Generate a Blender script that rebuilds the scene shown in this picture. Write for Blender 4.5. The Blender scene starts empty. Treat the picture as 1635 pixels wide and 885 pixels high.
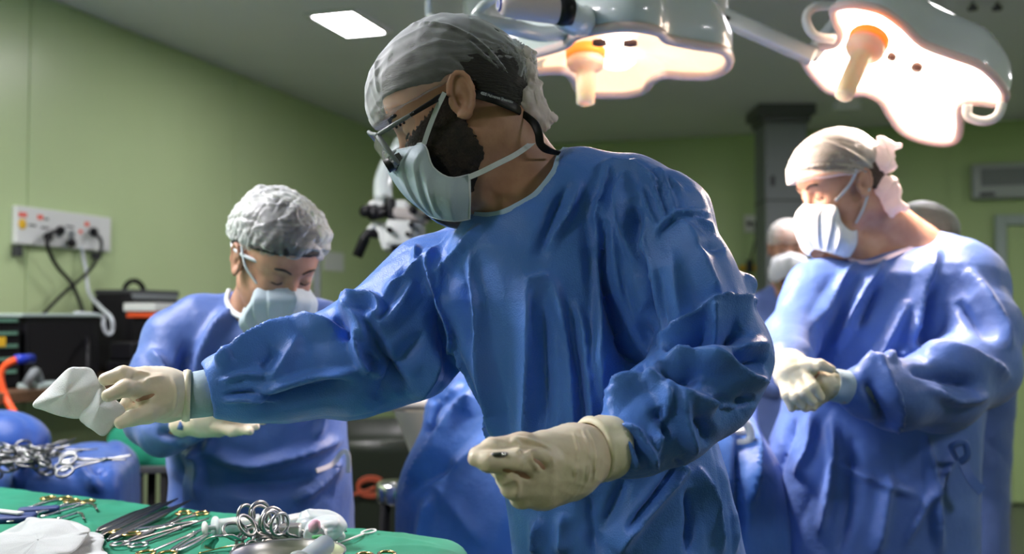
import bpy, math, random
import numpy as np
from mathutils import Vector, Matrix, Euler
from mathutils.bvhtree import BVHTree
import openvdb as vdb

# ------------------------------------------------------------------ camera
SC = bpy.context.scene
F = 1640.0
CAMZ = 1.36
PITCH = math.atan(62.5 / F)
cam_data = bpy.data.cameras.new('camera')
cam_data.sensor_width = 36.0
cam_data.lens = 36.0 * F / 1635.0
cam_data.dof.use_dof = True
cam_data.dof.focus_distance = 1.44
cam_data.dof.aperture_fstop = 3.2
cam_data.clip_start = 0.05
cam = bpy.data.objects.new('camera', cam_data)
cam.location = (0, 0, CAMZ)
cam.rotation_euler = (math.pi / 2 + PITCH, 0, 0)
SC.collection.objects.link(cam)
SC.camera = cam
SC.view_settings.view_transform = 'Standard'
SC.view_settings.look = 'None'
SC.view_settings.gamma = 1.0
SC.view_settings.use_curve_mapping = False
SC.view_settings.exposure = 0.12
PANEL_E = 50       # ceiling panel emission
LAMP_E = 11.0        # surgical lamp glass emission
world = bpy.data.worlds.new('world')
SC.world = world
world.use_nodes = True
world.node_tree.nodes['Background'].inputs[0].default_value = (0.5, 0.56, 0.58, 1)
world.node_tree.nodes['Background'].inputs[1].default_value = 0.12

def spot(name, loc, target, energy, col, size, blend, radius):
    l = bpy.data.lights.new(name, 'SPOT'); l.energy = energy; l.color = col
    l.spot_size = math.radians(size); l.spot_blend = blend; l.shadow_soft_size = radius
    o = bpy.data.objects.new(name, l); SC.collection.objects.link(o)
    o.location = loc
    o.rotation_euler = (Vector(target) - Vector(loc)).to_track_quat('-Z', 'Y').to_euler()
    return o

CP, SP = math.cos(PITCH), math.sin(PITCH)
def P(px, py, d):
    """point seen at photo pixel (px, py) at world depth y = d"""
    x = (px - 817.5) / F; v = -(py - 442.5) / F
    ry = CP - v * SP; rz = SP + v * CP
    s = d / ry
    return np.array([x * s, d, CAMZ + rz * s])
def PZ(px, py, z):
    """point seen at photo pixel on the horizontal plane at height z"""
    x = (px - 817.5) / F; v = -(py - 442.5) / F
    ry = CP - v * SP; rz = SP + v * CP
    s = (z - CAMZ) / rz
    return np.array([x * s, ry * s, z])
def proj(V):
    y = V[:, 1]; z = V[:, 2] - CAMZ
    dep = y * CP + z * SP
    up = -y * SP + z * CP
    return np.stack([817.5 + F * V[:, 0] / dep, 442.5 - F * up / dep], 1)

# ------------------------------------------------------------------ materials
def mat(name, col, rough=0.6, metal=0.0, emit=None, estr=0.0, alpha=1.0, spec=0.5, sheen=0.0, trans=0.0, sss=0.0, ior=1.45, coat=0.0):
    m = bpy.data.materials.new(name); m.use_nodes = True
    b = m.node_tree.nodes['Principled BSDF']
    b.inputs['Base Color'].default_value = (*col, 1)
    b.inputs['Roughness'].default_value = rough
    b.inputs['Metallic'].default_value = metal
    b.inputs['Specular IOR Level'].default_value = spec
    b.inputs['Alpha'].default_value = alpha
    b.inputs['IOR'].default_value = ior
    if sheen: b.inputs['Sheen Weight'].default_value = sheen
    if trans: b.inputs['Transmission Weight'].default_value = trans
    if coat: b.inputs['Coat Weight'].default_value = coat
    if sss:
        b.inputs['Subsurface Weight'].default_value = sss
        b.inputs['Subsurface Radius'].default_value = (0.012, 0.005, 0.003)
        b.inputs['Subsurface Scale'].default_value = 1.0
    if emit:
        b.inputs['Emission Color'].default_value = (*emit, 1)
        b.inputs['Emission Strength'].default_value = estr
    m['b'] = 1
    return m
def nodes(m):
    nt = m.node_tree
    return nt, nt.nodes['Principled BSDF'], nt.links
def add_noise(m, scale, c1, c2, detail=4, stretch=(1, 1, 1), pos=(0.35, 0.65)):
    nt, b, L = nodes(m)
    tc = nt.nodes.new('ShaderNodeTexCoord'); mp = nt.nodes.new('ShaderNodeMapping')
    mp.inputs['Scale'].default_value = stretch
    n = nt.nodes.new('ShaderNodeTexNoise'); n.inputs['Scale'].default_value = scale; n.inputs['Detail'].default_value = detail
    r = nt.nodes.new('ShaderNodeValToRGB')
    r.color_ramp.elements[0].color = (*c1, 1); r.color_ramp.elements[1].color = (*c2, 1)
    r.color_ramp.elements[0].position = pos[0]; r.color_ramp.elements[1].position = pos[1]
    L.new(tc.outputs['Object'], mp.inputs[0]); L.new(mp.outputs[0], n.inputs['Vector'])
    L.new(n.outputs['Fac'], r.inputs[0]); L.new(r.outputs[0], b.inputs['Base Color'])
    return m
def add_bump(m, scale, strength, dist=0.002, detail=4, stretch=(1, 1, 1), kind='noise'):
    nt, b, L = nodes(m)
    tc = nt.nodes.new('ShaderNodeTexCoord'); mp = nt.nodes.new('ShaderNodeMapping')
    mp.inputs['Scale'].default_value = stretch
    L.new(tc.outputs['Object'], mp.inputs[0])
    if kind == 'noise':
        n = nt.nodes.new('ShaderNodeTexNoise'); n.inputs['Scale'].default_value = scale; n.inputs['Detail'].default_value = detail
        out = n.outputs['Fac']
    elif kind == 'voronoi':
        n = nt.nodes.new('ShaderNodeTexVoronoi'); n.inputs['Scale'].default_value = scale; out = n.outputs['Distance']
    else:
        n = nt.nodes.new('ShaderNodeTexWave'); n.inputs['Scale'].default_value = scale; n.inputs['Distortion'].default_value = 2; out = n.outputs['Fac']
    L.new(mp.outputs[0], n.inputs[0])
    bp = nt.nodes.new('ShaderNodeBump'); bp.inputs['Strength'].default_value = strength; bp.inputs['Distance'].default_value = dist
    L.new(out, bp.inputs['Height'])
    if b.inputs['Normal'].links:
        L.new(b.inputs['Normal'].links[0].from_socket, bp.inputs['Normal'])
    L.new(bp.outputs[0], b.inputs['Normal'])
    return m
def gown_mat(name, col, col2):
    m = mat(name, col, 0.42, spec=0.35, sheen=0.15)
    add_noise(m, 9, col, col2, 3)
    add_bump(m, 18, 0.35, 0.012, 3)
    add_bump(m, 420, 0.35, 0.0012, 1, kind='voronoi')
    return m
def sheer(name, col, lo, hi, rough=0.6, scale=60):
    """thin non-woven cloth: part of the light passes straight through"""
    m = bpy.data.materials.new(name); m.use_nodes = True
    nt = m.node_tree; L = nt.links
    b = nt.nodes['Principled BSDF']; b.inputs['Base Color'].default_value = (*col, 1); b.inputs['Roughness'].default_value = rough
    t = nt.nodes.new('ShaderNodeBsdfTransparent'); mx = nt.nodes.new('ShaderNodeMixShader')
    lw = nt.nodes.new('ShaderNodeLayerWeight'); lw.inputs['Blend'].default_value = 0.35
    tc = nt.nodes.new('ShaderNodeTexCoord'); n = nt.nodes.new('ShaderNodeTexNoise'); n.inputs['Scale'].default_value = scale; n.inputs['Detail'].default_value = 5
    L.new(tc.outputs['Object'], n.inputs['Vector'])
    a = nt.nodes.new('ShaderNodeMath'); a.operation = 'MULTIPLY_ADD'; a.inputs[1].default_value = hi - lo; a.inputs[2].default_value = lo - 0.12
    L.new(lw.outputs['Facing'], a.inputs[0])
    s = nt.nodes.new('ShaderNodeMath'); s.operation = 'MULTIPLY_ADD'; s.inputs[1].default_value = 0.24; s.use_clamp = True
    L.new(n.outputs['Fac'], s.inputs[0]); L.new(a.outputs[0], s.inputs[2])
    L.new(s.outputs[0], mx.inputs[0]); L.new(t.outputs[0], mx.inputs[1]); L.new(b.outputs[0], mx.inputs[2])
    L.new(mx.outputs[0], nt.nodes['Material Output'].inputs[0])
    return m

M = {}
M['gown'] = gown_mat('blue_gown', (0.058, 0.172, 0.56), (0.074, 0.205, 0.64))
M['gown_f'] = gown_mat('blue_gown_purple', (0.055, 0.108, 0.33), (0.068, 0.128, 0.37))
M['gown_m'] = gown_mat('blue_gown_bright', (0.075, 0.150, 0.44), (0.09, 0.175, 0.50))
M['drape'] = gown_mat('blue_drape', (0.030, 0.105, 0.36), (0.040, 0.130, 0.42))
M['drape_d'] = gown_mat('blue_drape_dark', (0.018, 0.060, 0.25), (0.024, 0.080, 0.30))
M['scrub'] = gown_mat('blue_scrub', (0.10, 0.16, 0.42), (0.12, 0.19, 0.48))
M['binding'] = mat('binding', (0.33, 0.47, 0.68), 0.6)
M['skin'] = add_bump(add_noise(mat('skin', (0.40, 0.21, 0.14), 0.5, sss=0.15), 30, (0.36, 0.18, 0.12), (0.46, 0.25, 0.17)), 260, 0.2, 0.001)
M['skin_r'] = add_noise(mat('skin_light', (0.52, 0.27, 0.18), 0.5, sss=0.15), 30, (0.50, 0.24, 0.16), (0.58, 0.32, 0.22))
M['hair'] = add_bump(mat('hair', (0.012, 0.010, 0.009), 0.55), 90, 0.8, 0.004, 6, (1, 1, 5))
M['hair_b'] = add_bump(mat('hair_brown', (0.05, 0.03, 0.02), 0.5), 90, 0.8, 0.004, 6, (1, 1, 5))
M['beard'] = add_bump(add_noise(mat('beard', (0.015, 0.011, 0.009), 0.75), 60, (0.012, 0.009, 0.008), (0.035, 0.022, 0.016)), 300, 0.9, 0.003)
M['mask'] = add_bump(mat('face_mask', (0.36, 0.44, 0.50), 0.7), 350, 0.3, 0.0008, kind='voronoi')
M['mask_w'] = add_bump(mat('face_mask_white', (0.72, 0.74, 0.76), 0.7), 350, 0.3, 0.0008, kind='voronoi')
M['strap_w'] = mat('strap_white', (0.52, 0.56, 0.60), 0.7)
M['latex'] = add_bump(add_noise(mat('latex', (0.60, 0.55, 0.42), 0.42, sss=0.1), 14, (0.70, 0.58, 0.44), (0.80, 0.72, 0.58)), 45, 0.35, 0.004, 3)
M['latex_p'] = add_bump(mat('latex_pale', (0.76, 0.70, 0.52), 0.42, sss=0.1), 60, 0.35, 0.004, 3)
M['knit'] = add_bump(mat('knit_cuff', (0.33, 0.44, 0.52), 0.85), 300, 0.6, 0.001, 2)
M['cap'] = sheer('cap_gauze', (0.56, 0.58, 0.62), 0.16, 1.0)
M['cap_w'] = sheer('cap_gauze_white', (0.80, 0.78, 0.74), 0.22, 1.1)
M['bouffant'] = sheer('bouffant_gauze', (0.70, 0.72, 0.73), 0.10, 1.05, 0.4, 35)
def translucent(name, col, col2, f):
    m = bpy.data.materials.new(name); m.use_nodes = True; nt = m.node_tree
    d = nt.nodes['Principled BSDF']; d.inputs['Base Color'].default_value = (*col, 1); d.inputs['Roughness'].default_value = .7
    t = nt.nodes.new('ShaderNodeBsdfTranslucent'); t.inputs[0].default_value = (*col2, 1); x = nt.nodes.new('ShaderNodeMixShader'); x.inputs[0].default_value = f
    nt.links.new(d.outputs[0], x.inputs[1]); nt.links.new(t.outputs[0], x.inputs[2]); nt.links.new(x.outputs[0], nt.nodes['Material Output'].inputs[0]); return m
M['capknot'] = translucent('cap_knot', (0.86, 0.80, 0.80), (.95, .85, .85), .35)  # pale pink puts warm lamp light from behind into the colour
M['white'] = mat('white_paint', (0.62, 0.64, 0.63), 0.35)
M['white_g'] = mat('white_gloss', (0.55, 0.60, 0.60), 0.18, coat=0.4)
M['lamp_shell'] = mat('lamp_shell', (0.50, 0.56, 0.57), 0.22, coat=0.5)
M['grey'] = mat('grey_paint', (0.17, 0.19, 0.20), 0.5)
M['darkgrey'] = mat('dark_grey', (0.035, 0.038, 0.042), 0.5)
M['midgrey'] = mat('mid_grey', (0.09, 0.095, 0.10), 0.5)
M['black'] = mat('black_plastic', (0.006, 0.006, 0.008), 0.45, spec=0.3)
M['blackm'] = mat('black_matte', (0.006, 0.006, 0.007), 0.8, spec=0.2)
M['orange_d'] = mat('orange_dull', (0.30, 0.05, 0.015), 0.6)
M['pad'] = mat('navy_pad', (0.01, 0.03, 0.13), 0.6)
M['steel'] = mat('steel', (0.55, 0.56, 0.56), 0.22, 1.0)
M['steel_m'] = mat('steel_dull', (0.30, 0.31, 0.31), 0.35, 1.0)
M['steel_d'] = mat('steel_dark', (0.16, 0.165, 0.17), 0.3, 1.0)
M['brushed'] = add_bump(mat('brushed_steel', (0.62, 0.60, 0.56), 0.36, 1.0), 80, 0.1, 0.001, 2, (1, 1, 20))
M['gold'] = mat('gold', (0.55, 0.39, 0.16), 0.22, 1.0)
M['green'] = add_bump(add_noise(mat('green_cloth', (0.0, 0.20, 0.11), 0.85), 12, (0.0, 0.145, 0.08), (0.003, 0.185, 0.108)), 600, 0.4, 0.0008, 2)
M['gauze'] = add_bump(add_noise(mat('gauze', (0.62, 0.70, 0.70), 0.9, sss=0.1), 30, (0.56, 0.60, 0.62), (0.66, 0.69, 0.71)), 700, 0.6, 0.0008, kind='voronoi')
M['towel'] = add_bump(add_noise(mat('towel', (0.50, 0.54, 0.54), 0.95), 10, (0.29, 0.32, 0.32), (0.39, 0.42, 0.43)), 500, 0.6, 0.0008, kind='voronoi')
M['plastic'] = mat('clear_plastic', (0.85, 0.92, 0.95), 0.12, trans=0.85, ior=1.25)
M['plastic_w'] = mat('milky_plastic', (0.62, 0.70, 0.72), 0.3, alpha=0.75, sss=0.1)
M['glass'] = mat('clear_lens', (0.9, 0.93, 0.93), 0.03, trans=0.95, ior=1.08, spec=0.9)
M['orange'] = mat('orange_rubber', (0.75, 0.09, 0.02), 0.5)
M['blue_p'] = mat('blue_plastic', (0.01, 0.03, 0.35), 0.4)
M['yellow'] = mat('yellow_plastic', (0.7, 0.42, 0.02), 0.5)
M['wood'] = add_noise(mat('brown_shelf', (0.12, 0.06, 0.03), 0.5), 8, (0.10, 0.05, 0.025), (0.15, 0.08, 0.04), stretch=(1, 8, 8))
M['paper'] = mat('paper', (0.66, 0.69, 0.68), 0.7)
M['peach'] = mat('peach_handle', (0.95, 0.72, 0.52), 0.4, sss=0.9)
M['peach'].node_tree.nodes['Principled BSDF'].inputs['Subsurface Radius'].default_value = (.06, .04, .03)
M['amber'] = mat('amber_ring', (0.9, 0.28, 0.03), 0.4, emit=(1.0, 0.25, 0.03), estr=0.8)
M['panel_e'] = mat('lit_panel', (0.9, 0.9, 0.9), 0.5, emit=(1.0, 0.95, 0.99), estr=PANEL_E)
def lampglass(name, st):
    m = mat(name, (0.45, 0.36, 0.30), 0.3, emit=(1.0, 0.78, 0.60), estr=st)
    return m
M['lamp_e'] = lampglass('lamp_glass', 1.25)
M['lamp_e'].node_tree.nodes['Principled BSDF'].inputs['Emission Color'].default_value = (1, .68, .44, 1)
M['lamp_e2'] = lampglass('lamp_glass_bright', LAMP_E)
M['lamp_h'] = mat('lamp_hot', (1, .9, .8), 0.3, emit=(1.0, 0.86, 0.70), estr=14.0)

# ------------------------------------------------------------------ mesh helpers
COL = SC.collection
def empty(name, label, cat, loc=(0, 0, 0), group=None, rot=None):
    o = bpy.data.objects.new(name, None); COL.objects.link(o); o.location = tuple(float(a) for a in loc)
    o.empty_display_size = 0.05
    if rot: o.rotation_euler = rot
    return tag(o, label, cat, group)
def tag(o, label, cat, group=None, kind=None):
    if label: o['label'] = label
    if cat: o['category'] = cat
    if group: o['group'] = group
    if kind: o['kind'] = kind
    return o
def meshobj(name, V, faces, m, parent=None, smooth=True, local=False):
    """V (n,3); faces: list of index tuples or list of int arrays (k,3)/(k,4)"""
    me = bpy.data.meshes.new(name)
    if isinstance(faces, list) and faces and isinstance(faces[0], np.ndarray) and faces[0].ndim == 2:
        V = np.asarray(V, dtype=np.float32)
        loops = np.concatenate([f.ravel() for f in faces]).astype(np.int32)
        tot = np.concatenate([np.full(len(f), f.shape[1], dtype=np.int32) for f in faces])
        start = np.concatenate([[0], np.cumsum(tot)[:-1]]).astype(np.int32)
        me.vertices.add(len(V)); me.vertices.foreach_set('co', V.ravel())
        me.loops.add(len(loops)); me.loops.foreach_set('vertex_index', loops)
        me.polygons.add(len(tot)); me.polygons.foreach_set('loop_start', start); me.polygons.foreach_set('loop_total', tot)
        me.update(calc_edges=True)
    else:
        me.from_pydata([tuple(map(float, v)) for v in V], [], [tuple(int(i) for i in f) for f in faces])
        me.update()
    if smooth: me.polygons.foreach_set('use_smooth', [True] * len(me.polygons))
    me.materials.append(m)
    o = bpy.data.objects.new(name, me); COL.objects.link(o)
    if parent is not None:
        o.parent = parent
        if not local:
            o.matrix_parent_inverse = world_of(parent).inverted()
    return o
def world_of(o):
    m = o.matrix_basis.copy()
    if o.parent is not None:
        m = world_of(o.parent) @ o.matrix_parent_inverse @ m
    return m

class MB:
    """collects shapes of ONE part"""
    def __init__(s): s.V = []; s.F = []; s.n = 0
    def add(s, V, Fs):
        V = [tuple(map(float, v)) for v in V]
        s.V += V; s.F += [tuple(i + s.n for i in f) for f in Fs]; s.n += len(V); return s
    def box(s, c, size, R=None, bev=0.0):
        hx, hy, hz = [a / 2 for a in size]; c = np.array(c, float)
        R = np.eye(3) if R is None else R
        if bev <= 0: 
            vs = [(x, y, z) for x in (-hx, hx) for y in (-hy, hy) for z in (-hz, hz)]
            fs = [(0, 1, 3, 2), (4, 6, 7, 5), (0, 4, 5, 1), (2, 3, 7, 6), (0, 2, 6, 4), (1, 5, 7, 3)]
            return s.add([c + R @ np.array(v) for v in vs], fs)
        b = min(bev, hx * .99, hy * .99, hz * .99)
        # rounded box: ring stack
        k = 4; ring = []
        def rr(ax, ay, rad):
            pts = []
            for q, (sx, sy) in enumerate(((1, 1), (-1, 1), (-1, -1), (1, -1))):
                for i in range(k + 1):
                    a = math.pi / 2 * (q + i / k)
                    pts.append((sx * (ax - b) + rad * math.cos(a), sy * (ay - b) + rad * math.sin(a)))
            return pts
        vs = []; lv = []
        for i in range(4):
            a = math.pi / 2 * i / 3
            lv.append((-hz + b - b * math.cos(a), b * math.sin(a)))
        for i in range(4):
            a = math.pi / 2 * (3 - i) / 3
            lv.append((hz - b + b * math.cos(a), b * math.sin(a)))
        for z, rad in lv:
            for x, y in rr(hx, hy, rad): vs.append(c + R @ np.array((x, y, z)))
        n = 4 * (k + 1); fs = []
        for l in range(len(lv) - 1):
            for i in range(n):
                j = (i + 1) % n
                fs.append((l * n + i, l * n + j, (l + 1) * n + j, (l + 1) * n + i))
        fs.append(tuple(reversed(range(n)))); fs.append(tuple(range((len(lv) - 1) * n, len(lv) * n)))
        return s.add(vs, fs)
    def tube(s, pts, r, seg=10, closed=False, flat=1.0, up=None, cap=True):
        pts = [np.array(p, float) for p in pts]; n = len(pts)
        rs = r if hasattr(r, '__len__') else [r] * n
        vs = []; prev = None
        for i in range(n):
            if closed: t = pts[(i + 1) % n] - pts[i - 1]
            else: t = pts[min(i + 1, n - 1)] - pts[max(i - 1, 0)]
            t = t / (np.linalg.norm(t) + 1e-9)
            if prev is None:
                u = np.array(up if up is not None else (0, 0, 1.0), float)
                if abs(u @ t) > .95: u = np.array((1.0, 0, 0))
            else: u = prev
            u = u - (u @ t) * t; u /= np.linalg.norm(u) + 1e-9; prev = u
            w = np.cross(t, u)
            for k in range(seg):
                a = 2 * math.pi * k / seg
                vs.append(pts[i] + rs[i] * (math.cos(a) * w + math.sin(a) * flat * u))
        fs = []
        for i in range(n if closed else n - 1):
            for k in range(seg):
                a, b2 = i * seg + k, i * seg + (k + 1) % seg
                c, d = ((i + 1) % n) * seg + (k + 1) % seg, ((i + 1) % n) * seg + k
                fs.append((a, b2, c, d))
        if not closed and cap:
            fs.append(tuple(reversed(range(seg)))); fs.append(tuple(range((n - 1) * seg, n * seg)))
        return s.add(vs, fs)
    def lathe(s, c, prof, axis=(0, 0, 1), seg=32):
        """prof: list of (radius, height along the axis)"""
        ax = np.array(axis, float); ax /= np.linalg.norm(ax); c = np.array(c, float)
        u = np.array((1.0, 0, 0)) if abs(ax[0]) < .9 else np.array((0, 1.0, 0))
        u -= (u @ ax) * ax; u /= np.linalg.norm(u); w = np.cross(ax, u)
        vs = []
        for r, h in prof:
            for k in range(seg):
                a = 2 * math.pi * k / seg
                vs.append(c + ax * h + max(r, 1e-5) * (math.cos(a) * u + math.sin(a) * w))
        fs = []
        for i in range(len(prof) - 1):
            for k in range(seg):
                j = (k + 1) % seg
                fs.append((i * seg + k, i * seg + j, (i + 1) * seg + j, (i + 1) * seg + k))
        return s.add(vs, fs)
    def prism(s, poly, off):
        """poly: list of 3-D points; off: extrusion vector"""
        n = len(poly); off = np.array(off, float)
        vs = [np.array(p, float) for p in poly] + [np.array(p, float) + off for p in poly]
        fs = [tuple(reversed(range(n))), tuple(range(n, 2 * n))] + [(i, (i + 1) % n, (i + 1) % n + n, i + n) for i in range(n)]
        return s.add(vs, fs)
    def build(s, name, m, parent=None, smooth=False, local=False, solid=0):
        o = meshobj(name, s.V, s.F, m, parent, smooth, local)
        if solid:
            md = o.modifiers.new('solid', 'SOLIDIFY'); md.thickness = solid; md.offset = 0
        return o
def spline(pts, n=8, closed=False):
    pts = [np.array(p, float) for p in pts]; out = []; N = len(pts)
    for i in range(N if closed else N - 1):
        if closed: a, b, c, d = pts[i - 1], pts[i], pts[(i + 1) % N], pts[(i + 2) % N]
        else: a, b, c, d = pts[max(i - 1, 0)], pts[i], pts[i + 1], pts[min(i + 2, N - 1)]
        for k in range(n):
            t = k / n
            out.append(0.5 * ((2 * b) + (-a + c) * t + (2 * a - 5 * b + 4 * c - d) * t * t + (-a + 3 * b - 3 * c + d) * t ** 3))
    if not closed: out.append(pts[-1])
    return out
def rotm(yaw=0, pitch=0, roll=0):
    return np.array(Euler((roll, pitch, yaw)).to_matrix())

# ------------------------------------------------------------------ signed distance modelling
def nr(v): return np.sqrt((v * v).sum(1))
def cone(a, b, ra, rb, k=0.02):
    a = np.array(a, np.float32); b = np.array(b, np.float32)
    def f(p):
        ab = b - a; pa = p - a
        t = np.clip((pa @ ab) / (ab @ ab + 1e-9), 0, 1)
        return nr(pa - t[:, None] * ab) - (ra + (rb - ra) * t)
    return (f, k)
def ell(c, r, R=None, k=0.02):
    c = np.array(c, np.float32); r = np.array(r, np.float32); R = np.eye(3, dtype=np.float32) if R is None else np.asarray(R, np.float32)
    def f(p):
        q = (p - c) @ R
        k0 = nr(q / r); k1 = nr(q / (r * r)) + 1e-9
        return k0 * (k0 - 1) / k1
    return (f, k)
def neg(pr): return (pr[0], pr[1], 'neg')
def chain(nodes, k=0.02, kk=None):
    """nodes: (px, py, depth, r_px)"""
    out = []
    for (a, b) in zip(nodes[:-1], nodes[1:]):
        out.append(cone(P(*a[:3]), P(*b[:3]), a[3] * a[2] / F, b[3] * b[2] / F, k))
    return out
def sections(rows, k=0.03, grow=0.0, n=2.4):
    """rows from top to bottom: (z, cx, cy, half_width, half_depth, yaw)"""
    r = np.array(sorted(rows), np.float32)
    zz = r[:, 0]
    def f(p):
        z = np.clip(p[:, 2], zz[0], zz[-1])
        cx, cy, a, b, yw = [np.interp(z, zz, r[:, i]) for i in range(1, 6)]
        a = a + grow; b = b + grow
        dx = p[:, 0] - cx; dy = p[:, 1] - cy
        c, s = np.cos(yw), np.sin(yw)
        u = np.abs(dx * c + dy * s); v = np.abs(-dx * s + dy * c)
        q = ((u / a) ** n + (v / b) ** n) ** (1 / n) + 1e-6
        rad = np.sqrt(u * u + v * v)
        d = rad * (1 - 1 / q)
        d = np.where(rad < 1e-4, -np.minimum(a, b), d)
        zo = np.abs(p[:, 2] - z)
        return np.where(zo > 0, np.sqrt(np.maximum(d, 0) ** 2 + zo ** 2) + np.minimum(d, 0) * 0, d).astype(np.float32)
    return (f, k)
def evaluate(prims, p):
    d = None
    for pr in prims:
        f, k = pr[0], pr[1]; e = f(p)
        if d is None: d = e; continue
        k = max(k, 1e-4)
        if len(pr) > 2:
            e = -e; h = np.maximum(k - np.abs(d - e), 0) / k
            d = np.maximum(d, e) + h * h * k * 0.25
        else:
            h = np.maximum(k - np.abs(d - e), 0) / k
            d = np.minimum(d, e) - h * h * k * 0.25
    return d
def sdfmesh(fn, lo, hi, h):
    if not callable(fn):
        prims = fn; fn = lambda p: evaluate(prims, p)
    lo = np.array(lo, float); hi = np.array(hi, float); q = 4
    nb = np.ceil((hi - lo) / (h * q)).astype(int) + 1
    H = h * q
    gx, gy, gz = [np.arange(n) for n in nb]
    C = np.stack(np.meshgrid(gx, gy, gz, indexing='ij'), -1).reshape(-1, 3)
    cen = (lo + (C + 0.5) * H).astype(np.float32)
    val = np.concatenate([fn(c) for c in np.array_split(cen, max(1, len(cen) // 400000))])
    act = np.abs(val) < H * 1.9
    A = np.where(val[:, None] > 0, np.float32(h * 3), np.float32(-h * 3)).repeat(q ** 3, 1)
    off = np.stack(np.meshgrid(*[np.arange(q)] * 3, indexing='ij'), -1).reshape(-1, 3)
    idx = np.nonzero(act)[0]
    for ch in np.array_split(idx, max(1, len(idx) // 6000)):
        pts = (lo + (C[ch][:, None, :] * q + off[None]) * h).reshape(-1, 3).astype(np.float32)
        A[ch] = np.clip(fn(pts), -3 * h, 3 * h).reshape(len(ch), -1)
    A = A.reshape(nb[0], nb[1], nb[2], q, q, q).transpose(0, 3, 1, 4, 2, 5).reshape(nb * q)
    g = vdb.FloatGrid(float(3 * h)); g.copyFromArray(np.ascontiguousarray(A))
    pts, tri, quad = g.convertToPolygons(isovalue=0.0, adaptivity=0.0)
    V = np.asarray(pts, np.float32) * h + lo.astype(np.float32)
    fs = []
    if len(quad): fs.append(np.asarray(quad, np.int32)[:, ::-1])
    if len(tri): fs.append(np.asarray(tri, np.int32)[:, ::-1])
    vol = 0.0
    for f in fs:
        a = V[f[:, 0]]; vol += float((np.cross(V[f[:, 1]] - a, V[f[:, 2]] - a) * (a - V[0])).sum())
    if vol < 0: fs = [np.ascontiguousarray(f[:, ::-1]) for f in fs]
    return V, fs
def normals(V, fs):
    N = np.zeros_like(V)
    for f in fs:
        n = np.cross(V[f[:, 2]] - V[f[:, 0]], V[f[:, -1]] - V[f[:, 1]])
        for k in range(f.shape[1]):
            for ax in range(3): N[:, ax] += np.bincount(f[:, k], n[:, ax], len(V)).astype(np.float32)
    return N / (np.linalg.norm(N, axis=1, keepdims=True) + 1e-12)
def bvh_of(V, fs):
    polys = []
    for f in fs: polys += f.tolist()
    return BVHTree.FromPolygons(V.tolist(), polys)
def hit(bv, px, py, off=0.0):
    o = np.array((0, 0, CAMZ)); d = P(px, py, 1.0) - o; d /= np.linalg.norm(d)
    r = bv.ray_cast(Vector(o), Vector(d))
    if r[0] is None: return None
    return np.array(r[0]) - d * off
FOLD_GAIN = 2.2
def fold(V, fs, strokes, depth_win=0.09, bv=None):
    """raise (amp>0) or sink (amp<0) creases along traced strokes.
    stroke: (amp_mm, w_left_px, w_right_px, [(x,y),...])"""
    N = normals(V, fs); bv = bv or bvh_of(V, fs)
    px = proj(V); dv = V[:, 1]
    view = V - np.array((0, 0, CAMZ), np.float32); view /= np.linalg.norm(view, axis=1, keepdims=True)
    face = np.clip(-(N * view).sum(1) * 2.0, 0, 1)
    D = np.zeros(len(V), np.float32)
    for st in strokes:
        amp, wl, wr, pts = st[:4]
        pts = [p for p in pts]
        if len(pts) > 2: pts = [tuple(q) for q in spline([(x, y) for x, y in pts], 3)]
        dep = []
        for x, y in pts:
            hh = hit(bv, x, y); dep.append(None if hh is None else hh[1])
        known = [i for i, d in enumerate(dep) if d is not None]
        if not known: continue
        dep = np.interp(range(len(dep)), known, [dep[i] for i in known])
        w = max(wl, wr); A = np.array(pts)
        sel = np.nonzero((px[:, 0] > A[:, 0].min() - w) & (px[:, 0] < A[:, 0].max() + w) & (px[:, 1] > A[:, 1].min() - w) & (px[:, 1] < A[:, 1].max() + w) & (face > 0))[0]
        if not len(sel): continue
        q = px[sel]; best = np.full(len(sel), 1e9); side = np.zeros(len(sel)); dd = np.zeros(len(sel)); ss = np.zeros(len(sel))
        seg = np.linalg.norm(np.diff(A, axis=0), axis=1); cum = np.concatenate([[0], np.cumsum(seg)]); T = cum[-1]
        for i in range(len(A) - 1):
            a, b = A[i], A[i + 1]; ab = b - a
            t = np.clip(((q - a) @ ab) / (ab @ ab + 1e-9), 0, 1)
            r = q - a - t[:, None] * ab; d = np.linalg.norm(r, axis=1)
            up = d < best
            best[up] = d[up]; side[up] = (ab[0] * r[up, 1] - ab[1] * r[up, 0])
            dd[up] = dep[i] + (dep[i + 1] - dep[i]) * t[up]; ss[up] = (cum[i] + seg[i] * t[up]) / T
        wid = np.where(side > 0, wr, wl)
        hgt = np.clip(1 - best / wid, 0, 1)
        hgt = hgt * (0.35 + 0.65 * hgt)
        tap = np.clip(np.minimum(ss, 1 - ss) / 0.22, 0, 1) ** 0.7
        tap = 0.12 + 0.88 * tap
        dw = np.clip((depth_win - np.abs(dv[sel] - dd)) / (depth_win * 0.4), 0, 1)
        D[sel] += (amp * FOLD_GAIN * 0.001 * hgt * tap * dw * face[sel]).astype(np.float32)
    return (V + N * D[:, None]).astype(np.float32)
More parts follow.
